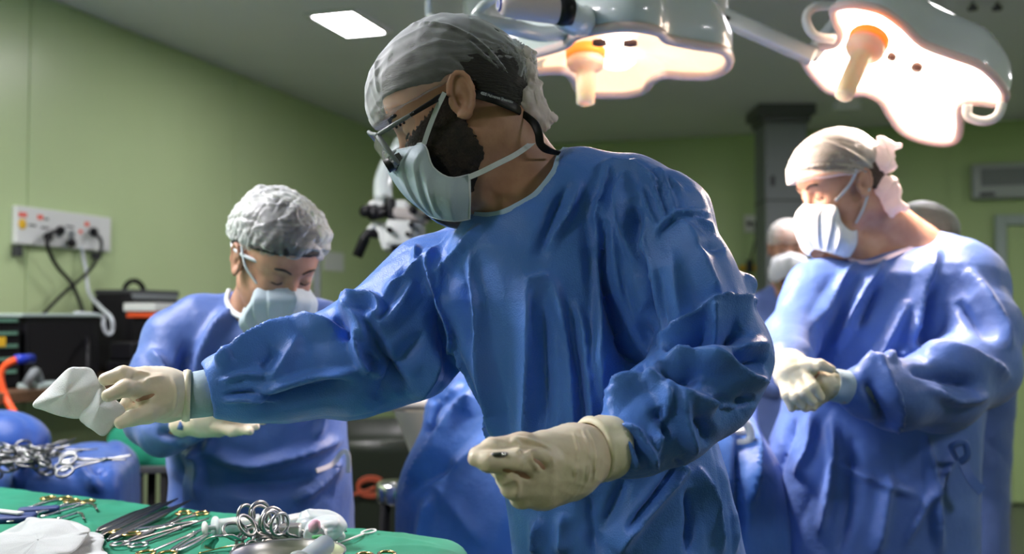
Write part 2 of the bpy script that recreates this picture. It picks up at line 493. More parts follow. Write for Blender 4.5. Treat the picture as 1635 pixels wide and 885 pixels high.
def crumple(V, fs, amp, scale, seed=0, stretch=(1, 1, 1), mask=None, n=5):
    """faceted creases from warped triangle waves"""
    rnd = np.random.RandomState(seed); N = normals(V, fs)
    Q = V * np.array(stretch) ; D = np.zeros(len(V))
    for i in range(n):
        k = rnd.randn(3); k /= np.linalg.norm(k); k *= scale * rnd.uniform(.6, 1.6)
        k2 = rnd.randn(3) * scale * .45; k3 = rnd.randn(3) * scale * .3
        ph = Q @ k + 1.3 * np.sin(Q @ k2 * 3 + rnd.rand() * 6) + rnd.rand() * 9
        tri = np.abs((ph % 2) - 1)
        gate = np.clip(np.sin(Q @ k3 * 4 + rnd.rand() * 6) * 1.2 + .2, 0, 1)
        D += (1 - tri) ** 2.0 * gate * rnd.choice([-1, 1])
    D *= amp / math.sqrt(n)
    if mask is not None: D *= mask
    return (V + N * D[:, None].astype(np.float32)).astype(np.float32)
def extent(V): return V.min(0), V.max(0)

# ------------------------------------------------------------------ the room
C0 = np.array((-0.73, 8.9)); U_ = np.array((0.953, -0.304)); V_ = np.array((-0.304, -0.953))
RU, RV, RH = 7.4, 11.0, 2.80
def R_(u, v, z):
    q = C0 + U_ * u + V_ * v
    return np.array((q[0], q[1], z))
def u_of(px, off=0.0):
    k = (px - 817.5) / F; c = C0 + V_ * off
    return (-c[0] + c[1] * k) / (0.953 + 0.304 * k)
def v_of(px, off=0.0):
    k = (px - 817.5) / F; c = C0 + U_ * off
    return (c[0] - c[1] * k) / (0.304 - 0.953 * k)
def z_at(q, py):
    """height seen at row py on the vertical line through q"""
    a = P(817.5, py, 1.0); return CAMZ + (a[2] - CAMZ) * q[1]
RM = np.array(((0.953, -0.304, 0), (-0.304, -0.953, 0), (0, 0, 1.0)))     # columns: room u, v (mirrored), z
RM = np.stack([R_(1, 0, 0) - R_(0, 0, 0), R_(0, 1, 0) - R_(0, 0, 0), np.array((0, 0, 1.0))], 1)
def struct(name, mb, m, parent=None, smooth=False):
    o = mb.build(name, m, parent, smooth)
    if parent is None: o['kind'] = 'structure'
    return o
def wall_mat(name, c1, c2, rough):
    m = mat(name, c1, rough, spec=0.5)
    add_noise(m, 0.9, c1, c2, 3)
    add_bump(m, 1.6, 0.25, 0.02, 2)
    return m
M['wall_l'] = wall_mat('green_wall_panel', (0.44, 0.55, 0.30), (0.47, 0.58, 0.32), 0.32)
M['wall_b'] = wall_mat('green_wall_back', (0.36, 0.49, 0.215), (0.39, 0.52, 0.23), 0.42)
M['ceil'] = add_noise(mat('ceiling', (0.78, 0.78, 0.82), 0.75), 1.2, (0.77, 0.77, 0.81), (0.80, 0.80, 0.84), 2)
M['floor'] = add_noise(mat('floor_vinyl', (0.05, 0.055, 0.05), 0.22), 60, (0.045, 0.05, 0.045), (0.065, 0.07, 0.062), 5)

mb = MB(); mb.prism([R_(0, 0, -0.1), R_(RU, 0, -0.1), R_(RU, RV, -0.1), R_(0, RV, -0.1)], (0, 0, 0.1)); struct('floor', mb, M['floor'])
mb = MB(); mb.prism([R_(-.15, -.15, RH), R_(RU + .15, -.15, RH), R_(RU + .15, RV + .15, RH), R_(-.15, RV + .15, RH)], (0, 0, 0.1)); struct('ceiling', mb, M['ceil'])
def wall(name, p0, p1, nrm, seams, m):
    """thick slab with raised panels between the seams"""
    p0 = np.array(p0); p1 = np.array(p1); d = p1 - p0; L = np.linalg.norm(d); d /= L; nrm = np.array(nrm)
    g = MB(); bk = -nrm * 0.12
    g.prism([p0, p1, p1 + (0, 0, RH), p0 + (0, 0, RH)], bk)
    s = [0.0] + list(seams) + [L]
    for a, b in zip(s[:-1], s[1:]):
        a += 0.004; b -= 0.004
        g.prism([p0 + d * a + (0, 0, .01), p0 + d * b + (0, 0, .01), p0 + d * b + (0, 0, RH - .004), p0 + d * a + (0, 0, RH - .004)], nrm * 0.008)
    return struct(name, g, m)
nU = np.array((U_[0], U_[1], 0)); nV = np.array((V_[0], V_[1], 0))
wall('wall_left', R_(0, 0, 0), R_(0, RV, 0), nU, [v_of(605), v_of(370), v_of(38), 6.2, 7.8, 9.4], M['wall_l'])
wall('wall_back', R_(0, 0, 0), R_(RU, 0, 0), nV, [u_of(1055), u_of(1215), u_of(1515)], M['wall_b'])
wall('wall_right', R_(RU, 0, 0), R_(RU, RV, 0), -nU, [1.6, 3.2, 4.8, 6.4, 8.0], M['wall_b'])
wall('wall_front', R_(0, RV, 0), R_(RU, RV, 0), -nV, [1.6, 3.2, 4.8, 6.4], M['wall_b'])
for nm, a, b, n in (('baseboard_left', R_(0, 0, 0), R_(0, RV, 0), nU), ('baseboard_back', R_(0, 0, 0), R_(u_of(1588), 0, 0), nV)):
    g = MB(); h = 0.09; a = a + n * .008; b = b + n * .008
    g.prism([a, b, b + (0, 0, h), a + (0, 0, h)], n * 0.012); struct(nm, g, M['black'])

# door in the back wall
ud = u_of(1589); zt = z_at(R_(ud, 0, 0), 345)
M['frame'] = mat('door_frame_paint', (0.34, 0.42, 0.40), 0.45)
g = MB()
w = 0.075
g.box(R_(ud + w / 2, .03, zt / 2), (w, .09, zt), RM, .006)
g.box(R_(ud + 1.02 - w / 2, .03, zt / 2), (w, .09, zt), RM, .006)
g.box(R_(ud + .51, .03, zt - w / 2), (1.02 - 2 * w, .09, w), RM, .006)
door = struct('door_1', g, M['frame'])
g = MB(); g.box(R_(ud + .51, .022, (zt - w) / 2 + .005), (1.02 - 2 * w - .01, .04, zt - w - .02), RM, .004)
g.build('door_panel', M['wall_b'], door)
g = MB(); zh = z_at(R_(ud, 0, 0), 545)
hb = R_(ud + w + .07, .055, zh); g.box(hb, (.04, .02, .17), RM, .006); g.tube([hb + nV * .01, hb + nV * .05, hb + nV * .055 + nU * .03, hb + nV * .055 + nU * .13], .010, 8)
g.build('door_handle', M['steel'], door, True)
# column with a flared cap under the ceiling
x0, x1 = P(1222, 300, 6.95)[0], P(1290, 300, 6.95)[0]
cx = (x0 + x1) / 2; cw = x1 - x0
t = empty('service_column', 'tall grey square service column with a dark flared cap at the ceiling', 'column', (cx, 7.1, 0))
g = MB(); g.box((cx, 7.1, (RH - .12) / 2 + .0), (cw, .30, RH - .12), None, .01); g.build('shaft', M['grey'], t)
g = MB(); g.box((cx, 7.1, RH - .095), (cw + .04, .34, .05), None, .006); g.box((cx, 7.1, RH - .035), (cw + .10, .40, .07), None, .006); g.build('cap', M['midgrey'], t)
g = MB(); zj = z_at(np.array((cx, 6.95, 0)), 320)
g.box((cx, 7.1, zj), (cw + .006, .306, .012)); g.box((cx - cw / 2 + .05, 6.946, z_at(np.array((cx, 6.95, 0)), 289)), (.03, .012, .07), None, .003); g.build('joint_band', M['darkgrey'], t)

# ceiling light panels
def ceiling_panel(u, v, w, l, lab):
    c = R_(u, v, RH)
    t = empty('ceiling_light', lab, 'ceiling light', c, 'square light panels in the ceiling')
    g = MB(); fz = RH - .008
    for (du, dv, su, sv) in ((-w / 2, 0, .03, l + .03), (w / 2, 0, .03, l + .03), (0, -l / 2, w, .03), (0, l / 2, w, .03)):
        g.box(R_(u + du, v + dv, fz), (su, sv, .016), RM, .003)
    g.build('frame', M['white'], t)
    g = MB(); g.box(R_(u, v, RH - .006), (w - .03, l - .03, .010), RM); g.build('diffuser', M['panel_e'], t)
q = PZ(558, 36, RH)[:2] - C0
pu, pv = q @ U_, q @ V_
ceiling_panel(pu, pv, .24, .40, 'glowing square ceiling light panel above the green wall, beside the surgeon\'s cap')
ceiling_panel(pu, pv + 3.1, .62, 1.2, 'glowing ceiling light panel nearest the left wall, over the instrument tables')
ceiling_panel(pu + .3, pv + 5.6, .45, .6, 'glowing ceiling light panel in the front left corner of the room')
ceiling_panel(pu + 4.6, pv + 3.0, .5, .5, 'glowing ceiling light panel on the right side of the room')
ceiling_panel(3.7, 3.8, .62, .62, 'added out-of-view ceiling light panel above the two surgical lamps')  # unseen panel, added to brighten the back of the room
ceiling_panel(6.1, 3.1, .5, .5, 'added out-of-view ceiling light panel toward the wall unit and the door')  # another added panel out of view, there to light the back wall
# small white unit on the ceiling and sprinklers
c = P(1352, 163, 6.6)
g = MB(); g.box((c[0], c[1], c[2]), (.17, .06, .11), None, .008); g.box((c[0], c[1], (c[2] + RH) / 2 + .02), (.03, .03, RH - c[2] - .04 + .002))
for k in range(3): g.box((c[0] - .05 + k * .05, c[1] - .032, c[2] + .01), (.006, .006, .07))
tag(g.build('ceiling_sensor', M['white']), 'small white ribbed sensor box hanging below the ceiling beyond the right lamp', 'sensor')
for px in (1553, 1592):
    c = PZ(px, 4, RH)
    g = MB(); g.lathe(c, [(0.001, -.035), (.022, -.035), (.022, -.02), (.009, -.018), (.009, 0)], (0, 0, 1), 14)
    tag(g.build('sprinkler', M['darkgrey'], None, True), 'dark ceiling sprinkler over the right surgical lamp, %s' % ('nearer the lamp dome' if px < 1570 else 'nearer the picture edge'), 'sprinkler', 'sprinklers in the ceiling')

# x-ray viewing box on the back wall
ua = u_of(1552); q = R_(ua, .08, 0); z1, z0 = z_at(q, 263), z_at(q, 319); W = .95
t = empty('wall_unit', 'wide white framed wall unit with a grey louvre above the door', 'air unit', R_(ua + W / 2, .06, z0))
g = MB(); g.box(R_(ua + W / 2, .065, (z0 + z1) / 2), (W, .11, z1 - z0), RM, .02); g.build('housing', mat('unit_white', (.36, .40, .40), .4), t, True)
g = MB(); g.box(R_(ua + W / 2 + .01, .119, z0 + (z1 - z0) * .60), (W - .10, .012, (z1 - z0) * .50), RM, .004)
g.build('louvre', M['grey'], t)
g = MB(); g.box(R_(ua + .10, .121, z0 + .030), (.10, .006, .028), RM, .002); g.build('badge', M['darkgrey'], t)

# socket on the back wall with a cord
uo0, uo1 = u_of(1190), u_of(1216); q = R_(uo0, .01, 0); z1, z0 = z_at(q, 344), z_at(q, 371); um = (uo0 + uo1) / 2
t = empty('wall_outlet', 'small white gas outlet plate on the back wall beside the column', 'outlet', R_(um, .008, z0))
g = MB(); g.box(R_(um, .02, (z0 + z1) / 2), (uo1 - uo0, .024, z1 - z0), RM, .004); g.build('plate', M['white'], t)
g = MB()
for k in (-1, 1): g.lathe(R_(um + k * .025, .03, (z0 + z1) / 2), [(.0, .02), (.016, .02), (.018, 0)], nV, 14)
g.build('socket', M['darkgrey'], t, True)
g = MB(); q = R_(um, .05, 0); zc = z_at(q, 428)
g.tube(spline([R_(um + .02, .05, (z0 + z1) / 2), R_(um + .03, .09, z0 - .05), R_(um + .01, .09, (z0 + zc) / 2), R_(um - .02, .09, zc + .04)], 6), .008, 8)
g.tube([R_(um - .02, .09, zc + .06), R_(um - .02, .09, zc - .04)], [.028, .03], 12)
tag(g.build('flow_meter_hose', M['darkgrey'], None, True), 'dark hose with a regulator hanging from the small outlet on the back wall', 'hose')
g = MB(); g.tube([R_(um - .10, .06, zc), R_(um + .07, .06, zc)], .024, 12); g.tube([R_(um - .02, .06, zc), R_(um - .02, .008, zc)], .012, 8)
tag(g.build('regulator_valve', M['yellow'], None, True), 'yellow gas valve on the back wall next to the masked onlooker', 'valve')

# socket strip on the left wall
va, vb = v_of(14), v_of(166); zt_, zb_ = 1.837, 1.671; vm = (va + vb) / 2
t = empty('outlet_panel', 'long white wall panel of electric sockets with plugged in black cords', 'outlet panel', R_(.008, vm, zb_))
g = MB(); g.box(R_(.022, vm, (zt_ + zb_) / 2), (.028, va - vb, zt_ - zb_), RM, .005); g.build('plate', M['white'], t)
def on_l(px, py, off=.04):
    v = v_of(px, off); q = R_(off, v, 0); return R_(off, v, z_at(q, py))
for px, py in ((33, 358), (92, 372), (112, 375), (148, 372)):
    g = MB(); g.lathe(on_l(px, py, .034), [(0, .006), (.016, .006), (.022, 0.004), (.024, 0)], nU, 16)
    g.build('socket', M['grey'] if px != 33 else M['yellow'], t, True)
M['redmark'] = mat('red_marking', (.75, .10, .06), .5)
for px, py, w, h in ((34, 343, .045, .018), (62, 347, .03, .02), (137, 358, .028, .018), (127, 370, .02, .016)):
    g = MB(); g.box(on_l(px, py, .037), (.003, w, h), RM); g.build('red_marking', M['redmark'], t)
for px, py, w in ((50, 360, .04), (70, 364, .045), (72, 350, .025), (110, 362, .05)):
    g = MB(); g.box(on_l(px, py, .037), (.003, w, .008), RM); g.build('socket_legend', M['darkgrey'], t)
for px, y0 in ((26, 408), (153, 412)):
    g = MB(); a = on_l(px, 394 if px < 90 else 405, .03); b = on_l(px, y0, .03); g.box((a + b) / 2, (.03, .035, a[2] - b[2] + .01), RM, .004)
    g.build('bracket', M['darkgrey'], t)
def cord(name, pts, r, m, label, n=8):
    g = MB(); g.tube(spline(pts, n), r, 8); return tag(g.build(name, m, None, True), label, 'cable')
def plug(px, py):
    p = on_l(px, py, .045); return p
cord('power_cord', [on_l(92, 370, .045), on_l(80, 372, .09), on_l(74, 392, .09), on_l(90, 425, .08), on_l(115, 455, .10), on_l(133, 500, .30), on_l(140, 545, .62), on_l(142, 590, .68)], .009, M['black'], 'thick black power cord curving from the socket panel down over the black monitor')
cord('power_cord', [on_l(148, 371, .045), on_l(160, 385, .08), on_l(158, 405, .08), on_l(142, 432, .07), on_l(100, 470, .09), on_l(68, 503, .12)], .008, M['black'], 'black power cord slanting down leftwards from the right end of the socket panel')
for px, py in ((95, 368), (75, 378), (113, 388), (148, 370)):
    g = MB(); g.tube([on_l(px, py, .036), on_l(px, py, .085)], [.022, .016], 10); g.build('plug', M['black'], t, True)
cord('white_tube', [on_l(128, 395, .04), on_l(136, 430, .06), on_l(142, 468, .12), on_l(160, 490, .40), on_l(178, 508, .52), on_l(180, 528, .52), on_l(172, 534, .52), on_l(166, 520, .52), on_l(162, 505, .52), on_l(120, 500, .50)], .008, M['strap_w'], 'white looped tube hanging over the corner of the black monitor')
# paper notice
vm = (v_of(515) + v_of(546)) / 2; q = R_(.01, vm, 0); z1, z0 = z_at(q, 403), z_at(q, 433)
g = MB(); g.box(R_(.0115, vm, (z0 + z1) / 2), (.005, v_of(515) - v_of(546), z1 - z0), RM)
tag(g.build('paper_notice', M['paper']), 'blank white paper sheet taped on the green wall near the microscope', 'paper')
g = MB(); c = P(506, 440, 5.2); g.box((c[0], c[1], c[2] / 2 + .045), (.035, .035, c[2] + .09), None, .006); g.box((c[0], c[1], .02), (.16, .16, .04), None, .01)
tag(g.build('equipment_post', M['grey']), 'upright grey post standing behind the head of the person in the bouffant cap', 'post')

# ------------------------------------------------------------------ shelf with equipment on the left wall
sz = 1.105
t = empty('wall_shelf', 'brown shelf bench along the left wall carrying black equipment', 'shelf', R_(.35, 4.4, 0))
g = MB(); g.box(R_(.39, 4.95, sz - .02), (.72, 2.1, .04), RM, .004); g.build('shelf_board', M['wood'], t)
for u, v in ((.70, 3.95), (.70, 4.75), (.70, 5.9), (.06, 3.95), (.06, 5.9)):
    g = MB(); g.box(R_(u, v, (sz - .04) / 2), (.035, .035, sz - .04), RM); g.build('leg', M['darkgrey'], t)
def on_s(px, off): return R_(off, v_of(px, off), sz)
# monitor: black box, front edge toward the room
def wbox(mb, px0, px1, off, depth, z0, z1, bev=.008):
    a, b = v_of(px0, off), v_of(px1, off)
    mb.box(R_(off - depth / 2, (a + b) / 2, (z0 + z1) / 2), (depth, abs(a - b), z1 - z0), RM, bev)
    return (a + b) / 2, abs(a - b)
q = on_s(100, .60); zt_ = z_at(q, 506)
t = empty('black_monitor', 'black box monitor with a pale top edge under the socket panel', 'monitor', on_s(100, .4))
g = MB(); wbox(g, 42, 160, .60, .40, sz, zt_); g.build('housing', M['black'], t)
g = MB(); wbox(g, 36, 163, .61, .42, zt_, zt_ + .012, .003); g.build('top_panel', M['frame'], t)
g = MB(); wbox(g, 48, 150, .603, .006, sz + .03, zt_ - .02, .002); g.build('screen', M['blackm'], t)
t = empty('signal_unit', 'dark rack unit with green and yellow lights at the left end of the shelf', 'electronics', on_s(10, .5))
g = MB(); wbox(g, -60, 35, .62, .40, sz, zt_ - .005); g.build('housing', M['blackm'], t)
rnd = random.Random(3); md = mat('dial_green', (.10, .22, .16), .5)
for i in range(4):
    for j in range(5):
        a = on_s(-2 + 9 * i, .623); g = MB(); g.box((a[0], a[1], sz + .06 + j * .045), (.005, .014 + rnd.random() * .012, .012), RM); g.build('dial', md, t)
g = MB(); a = on_s(3, .624); g.box((a[0], a[1], sz + .165), (.006, .04, .035), RM, .002); g.build('indicator', M['yellow'], t)
# camera bag
q = on_s(215, .42); zb = z_at(q, 466)
t = empty('carry_bag', 'black carry bag with a looped top handle and pale lid on the shelf', 'bag', on_s(215, .3))
g = MB(); a, w = wbox(g, 205, 292, .40, .22, sz, zb, .05); g.build('bag_body', M['blackm'], t, True)
g = MB(); wbox(g, 208, 288, .39, .20, zb - .015, zb + .012, .012); g.build('bag_lid', M['darkgrey'], t, True)
g = MB(); wbox(g, 215, 285, .402, .02, zb - .035, zb - .008, .006); g.build('lid_trim', M['grey'], t, True)
g = MB(); c = R_(.29, v_of(214, .29), zb)
g.tube([c + nV * .07 * math.cos(x) + (0, 0, .055 * math.sin(x)) for x in np.linspace(0, math.pi, 14)], .012, 8); g.build('bag_handle', M['blackm'], t, True)
g = MB(); wbox(g, 210, 246, .70, .12, sz, sz + .075, .01); wbox(g, 212, 248, .69, .11, sz + .078, sz + .15, .01)
tag(g.build('battery_pack', M['black']), 'stacked black battery packs in front of the carry bag', 'battery pack')
q = on_s(240, .68); z0 = z_at(q, 507); z1 = z_at(q, 497)
t = empty('supply_box', 'white box with an orange lower band lying on black cases', 'box', on_s(245, .55))
g = MB(); wbox(g, 250, 296, .66, .15, z0, z1, .003); g.build('box_base', M['orange'], t)
g = MB(); wbox(g, 248, 298, .665, .16, z1, z1 + .035, .004); g.build('lid', M['white'], t)
g = MB(); wbox(g, 252, 298, .65, .13, sz, z0, .01)
tag(g.build('black_case', M['blackm']), 'black case carrying the white and orange box', 'case')
g = MB(); wbox(g, 66, 118, .735, .10, sz, sz + .018, .004)
tag(g.build('white_tray', M['frame']), 'thin white tray lying at the front edge of the brown shelf', 'tray')
g = MB(); q = on_s(46, .70); g.tube(spline([q + (0, 0, .02), q + (0, 0, .05) + nU * .02, q + (0, 0, .06) - nV * .04, q + (0, 0, .02) - nV * .06], 5), .016, 8)
tag(g.build('connector_block', M['grey'], None, True), 'pale grey curved connector lying on the shelf in front of the monitor', 'connector')
q = on_s(28, .78)
t = empty('orange_cable', 'orange cable with a blue connector dropping from the shelf edge', 'cable', q)
zc = z_at(q, 574)
a = q + (0, 0, zc - sz)
g = MB(); g.tube(spline([a, P(8, 585, a[1]), P(1, 605, a[1]), P(12, 640, a[1]), P(34, 682, a[1] - .05), P(60, 760, a[1] - .1)], 8), .012, 8); g.build('cable_sheath', M['orange'], t, True)
g = MB(); g.tube([a, a - nV * .07], .017, 10); g.build('connector', M['blue_p'], t, True)

# ------------------------------------------------------------------ low dark tub, foot pump, support column
c = P(628, 700, 4.7)
g = MB(); zr = z_at(np.array((0, 4.35, 0)), 703)
g.lathe((c[0], 4.75, 0), [(.30, 0), (.44, 0), (.46, .05), (.47, zr - .05), (.48, zr), (.46, zr + .012), (.44, zr), (.43, zr - .06), (0, zr - .08)], (0, 0, 1), 48)
tag(g.build('waste_drum', mat('dark_green_drum', (.018, .024, .016), .35), None, True), 'low round dark drum standing by the wall behind the patient drape', 'drum')
g = MB()
for k in range(2):
    g.tube([np.array((P(592, 776 + k * 6, 4.26)[0] + .055 * math.cos(x), 4.266, P(592, 776, 4.26)[2] + .035 * math.sin(x) - k * .012)) for x in np.linspace(0, 6.28, 18)][:-1], .007, 6, True)
g.tube(spline([P(555, 792, 4.262), P(580, 786, 4.262), P(600, 778, 4.262)], 5), .007, 6)
tag(g.build('orange_hose', M['orange_d'], None, True), 'orange hose coiled on the side of the dark drum', 'hose')
c = P(632, 772, 2.72)
t = empty('foot_pump', 'small chrome topped stool with black legs between the assistant and the patient drape', 'stool', (c[0], 2.75, 0))
g = MB(); g.lathe((c[0], 2.75, c[2]), [(0, .0), (.05, 0), (.056, -.01), (.056, -.05), (.045, -.06), (0, -.06)], (0, 0, 1), 24); g.build('top', M['steel'], t, True)
for s in (-1, 1):
    for s2 in (-1, 1):
        g = MB(); g.tube([(c[0] + s * .03, 2.75 + s2 * .03, c[2] - .055), (c[0] + s * .06, 2.75 + s2 * .06, 0)], .011, 8); g.build('leg', M['blackm'] if s < 0 else M['steel'], t, True)
# white-topped grey support of the operating table
t = empty('table_support', 'flared grey support with a white padded top at the end of the operating table', 'support', (P(680, 700, 3.0)[0], 3.0, 0))
sect = [(616, 676, 634), (618, 688, 645), (627, 690, 655), (640, 694, 685), (654, 697, 722), (664, 699, 790)]
V = []; Fc = []
n = 20
for (xl, xr, y) in sect:
    a, b = P(xl, y, 3.0), P(xr + 20, y, 3.0); cc = (a + b) / 2; rx = (b[0] - a[0]) / 2
    for k in range(n):
        th = 2 * math.pi * k / n; V.append(cc + (rx * math.cos(th), rx * .9 * math.sin(th), 0))
for i in range(len(sect) - 1):
    for k in range(n): Fc.append((i * n + k, i * n + (k + 1) % n, (i + 1) * n + (k + 1) % n, (i + 1) * n + k))
g = MB(); g.add(V[2 * n:], [f for f in Fc if max(f) < 4 * n]); 
bz = P(690, 790, 3.0); g.tube([(bz[0], 3.0, bz[2] + .02), (bz[0], 3.0, .05)], .05, 16); g.box((bz[0] + .05, 3.08, .035), (.2, .3, .07), None, .02)
g.build('support_body', mat('support_grey', (.16, .17, .15), .45), t, True)
g = MB(); a = P(612, 644, 3.0); b = P(712, 640, 3.0)
g.tube([a, a + (.01, 0, 0), b], [.018, .026, .026], 18, flat=.9); g.build('padded_top', M['white'], t, True)

# ------------------------------------------------------------------ people
def head_R(yaw, pitch, roll=0):
    """yaw: heading of the face in the ground plane (deg), pitch: deg looking down"""
    y, p = math.radians(yaw), math.radians(pitch)
    f = np.array((math.cos(y) * math.cos(p), math.sin(y) * math.cos(p), -math.sin(p)))
    l = np.array((-math.sin(y), math.cos(y), 0.0))
    u = np.cross(f, l)
    if roll:
        r = math.radians(roll); l, u = l * math.cos(r) + u * math.sin(r), u * math.cos(r) - l * math.sin(r)
    return np.stack([f, l, u], 1)
class Head:
    def __init__(s, o, yaw, pitch, roll=0): s.o = np.array(o, float); s.R = head_R(yaw, pitch, roll)
    def w(s, x, y, z): return s.o + s.R @ np.array((x, y, z), float)
    def loc(s, V): return (np.asarray(V) - s.o) @ s.R
    def E(s, c, r, k=.02, lean=0):
        R = s.R
        if lean:
            a = math.radians(lean); A = np.array(((math.cos(a), 0, -math.sin(a)), (0, 1, 0), (math.sin(a), 0, math.cos(a)))); R = s.R @ A
        return ell(s.w(*c), r, R, k)
    def Cn(s, a, b, ra, rb, k=.012): return cone(s.w(*a), s.w(*b), ra, rb, k)
    def cranium(s, g=0.0):
        return [s.E((-.008, 0, .045), (.098 + g, .076 + g, .082 + g)), s.E((-.03, 0, .02), (.075 + g, .068 + g, .075 + g), .03), s.E((.045, 0, .03), (.048 + g, .060 + g, .055 + g), .03)]
    def face(s, g=0.0):
        p = s.cranium(g)
        p += [s.E((.035, 0, -.035), (.055 + g, .060 + g, .070 + g), .03),
              s.Cn((.005, .045, -.055), (.062, .018, -.100), .022 + g, .020 + g, .03), s.Cn((.005, -.045, -.055), (.062, -.018, -.100), .022 + g, .020 + g, .03),
              s.E((.070, 0, -.102), (.020 + g, .022 + g, .016 + g), .02),
              s.Cn((.066, .034, -.022), (.060, .040, -.030), .020 + g, .018 + g, .02), s.Cn((.066, -.034, -.022), (.060, -.040, -.030), .020 + g, .018 + g, .02)]
        return p
    def features(s):
        p = s.face()
        p += [s.Cn((.082, -.030, .026), (.082, .030, .026), .0095, .0095, .015)]
        for q in (1, -1):
            p += [neg(s.E((.097, q * .031, .006), (.014, .016, .011), .014)), s.E((.077, q * .031, .006), (.0125, .0135, .0115), .004)]
        p += [s.Cn((.088, 0, .014), (.110, 0, -.028), .007, .0095, .012), s.E((.100, .011, -.034), (.011, .008, .008), .006), s.E((.100, -.011, -.034), (.011, .008, .008), .006),
              s.Cn((.090, -.016, -.066), (.090, .016, -.066), .0065, .0065, .008), s.Cn((.089, -.014, -.076), (.089, .014, -.076), .0075, .0075, .006)]
        for q in (1, -1):
            p += [s.E((-.006, q * .079, .000), (.0180, .0065, .031), .005, 24), neg(s.E((-.003, q * .090, .001), (.0125, .0105, .0225), .003, 24)), s.E((-.009, q * .080, .003), (.0085, .0050, .018), .004, 24), neg(s.E((.001, q * .088, -.006), (.0075, .0120, .0105), .003, 24))]
            a = math.radians(24); hel = []
            for t in np.linspace(-175, 110, 12):
                th = math.radians(t); ex = -.0175 * math.cos(th); ez = -.031 * math.sin(th)
                hel.append((-.006 + ex * math.cos(a) - ez * math.sin(a) * 1.0, q * (.0845 - .002 * math.sin(th)), ex * math.sin(a) + ez * math.cos(a)))
            for A, B in zip(hel[:-1], hel[1:]): p.append(s.Cn(A, B, .0036, .0036, .002))
            p.append(s.E((.002, q * .082, -.026), (.008, .0045, .009), .004))
            p.append(s.E((.010, q * .079, -.006), (.005, .006, .009), .005))
        return p
def fpl(prims, *planes):
    """intersection of a shape with half-spaces (point, outward normal)"""
    pl = [(np.array(a, np.float32), np.array(n, np.float32) / np.linalg.norm(n)) for a, n in planes]
    def f(p):
        d = evaluate(prims, p)
        for a, n in pl: d = np.maximum(d, (p - a) @ n)
        return d
    return f
def capcut(prims, h, z0, sb, sf):
    """cap above a bent edge: z0 at the ear top, slope sb behind the ear, sf in front"""
    def f(p):
        d = evaluate(prims, p); L = (p - h.o.astype(np.float32)) @ h.R.astype(np.float32)
        e = np.minimum(z0 + sb * L[:, 0] - L[:, 2], z0 + sf * L[:, 0] - L[:, 2]) if sb > sf else np.maximum(z0 + sb * L[:, 0] - L[:, 2], z0 + sf * L[:, 0] - L[:, 2])
        return np.maximum(d, e * .8)
    return f
def bounds(pts, pad):
    A = np.array(pts); return A.min(0) - pad, A.max(0) + pad
def grow(prims, g):
    return [((lambda p, f=pr[0]: f(p) - g), pr[1]) + tuple(pr[2:]) for pr in prims]
def ribbon(name, pts, w, m, parent, nrm=None, th=.0012, n=5):
    """flat strap along points; nrm: direction its face looks"""
    pts = spline(pts, n); g = MB(); V = []
    for i, p in enumerate(pts):
        t = pts[min(i + 1, len(pts) - 1)] - pts[max(i - 1, 0)]; t /= np.linalg.norm(t) + 1e-9
        nn = np.array(nrm if nrm is not None else (0, -1, 0), float) if not callable(nrm) else nrm(p)
        s = np.cross(t, nn); s /= np.linalg.norm(s) + 1e-9; nn = np.cross(s, t)
        for a, b in ((-1, -1), (1, -1), (1, 1), (-1, 1)): V.append(p + s * a * w / 2 + nn * b * th)
    Fc = []
    for i in range(len(pts) - 1):
        for k in range(4): Fc.append((i * 4 + k, i * 4 + (k + 1) % 4, (i + 1) * 4 + (k + 1) % 4, (i + 1) * 4 + k))
    Fc += [(3, 2, 1, 0), tuple(range(len(V) - 4, len(V)))]
    g.add(V, Fc); return g.build(name, m, parent, False)
def sheet(name, c, outline, m, parent=None, bulge=0.0, rings=10, thick=.002, seed=0, wr=.004, sc=60, folds=()):
    """limp cloth with a spline outline around a centre, all points (px, py, depth)"""
    O = spline([P(*q) for q in outline], 6, True); c = P(*c); n = len(O); V = [c]; rnd = np.random.RandomState(seed)
    for i in range(1, rings + 1):
        t = i / rings
        for q in O: V.append(c + (q - c) * t)
    V = np.array(V); back = np.array((0, 1, 0))
    rad = np.concatenate([[0], np.repeat(np.arange(1, rings + 1) / rings, n)])
    D = -bulge * (1 - rad ** 2)
    for i in range(4):
        k = rnd.randn(3) * sc; k2 = rnd.randn(3) * sc * .5
        ph = V @ k + 1.2 * np.sin(V @ k2 + rnd.rand() * 6) + rnd.rand() * 9
        D += wr * .7 * np.sin(ph)
    V = V + D[:, None] * back
    Fc = [(0, 1 + (k + 1) % n, 1 + k) for k in range(n)]
    for i in range(rings - 1):
        for k in range(n):
            a = 1 + i * n + k; b = 1 + i * n + (k + 1) % n; Fc.append((a, b, b + n, a + n))
    g = MB(); g.add(V, Fc); o = g.build(name, m, parent, True, solid=thick)
    return o
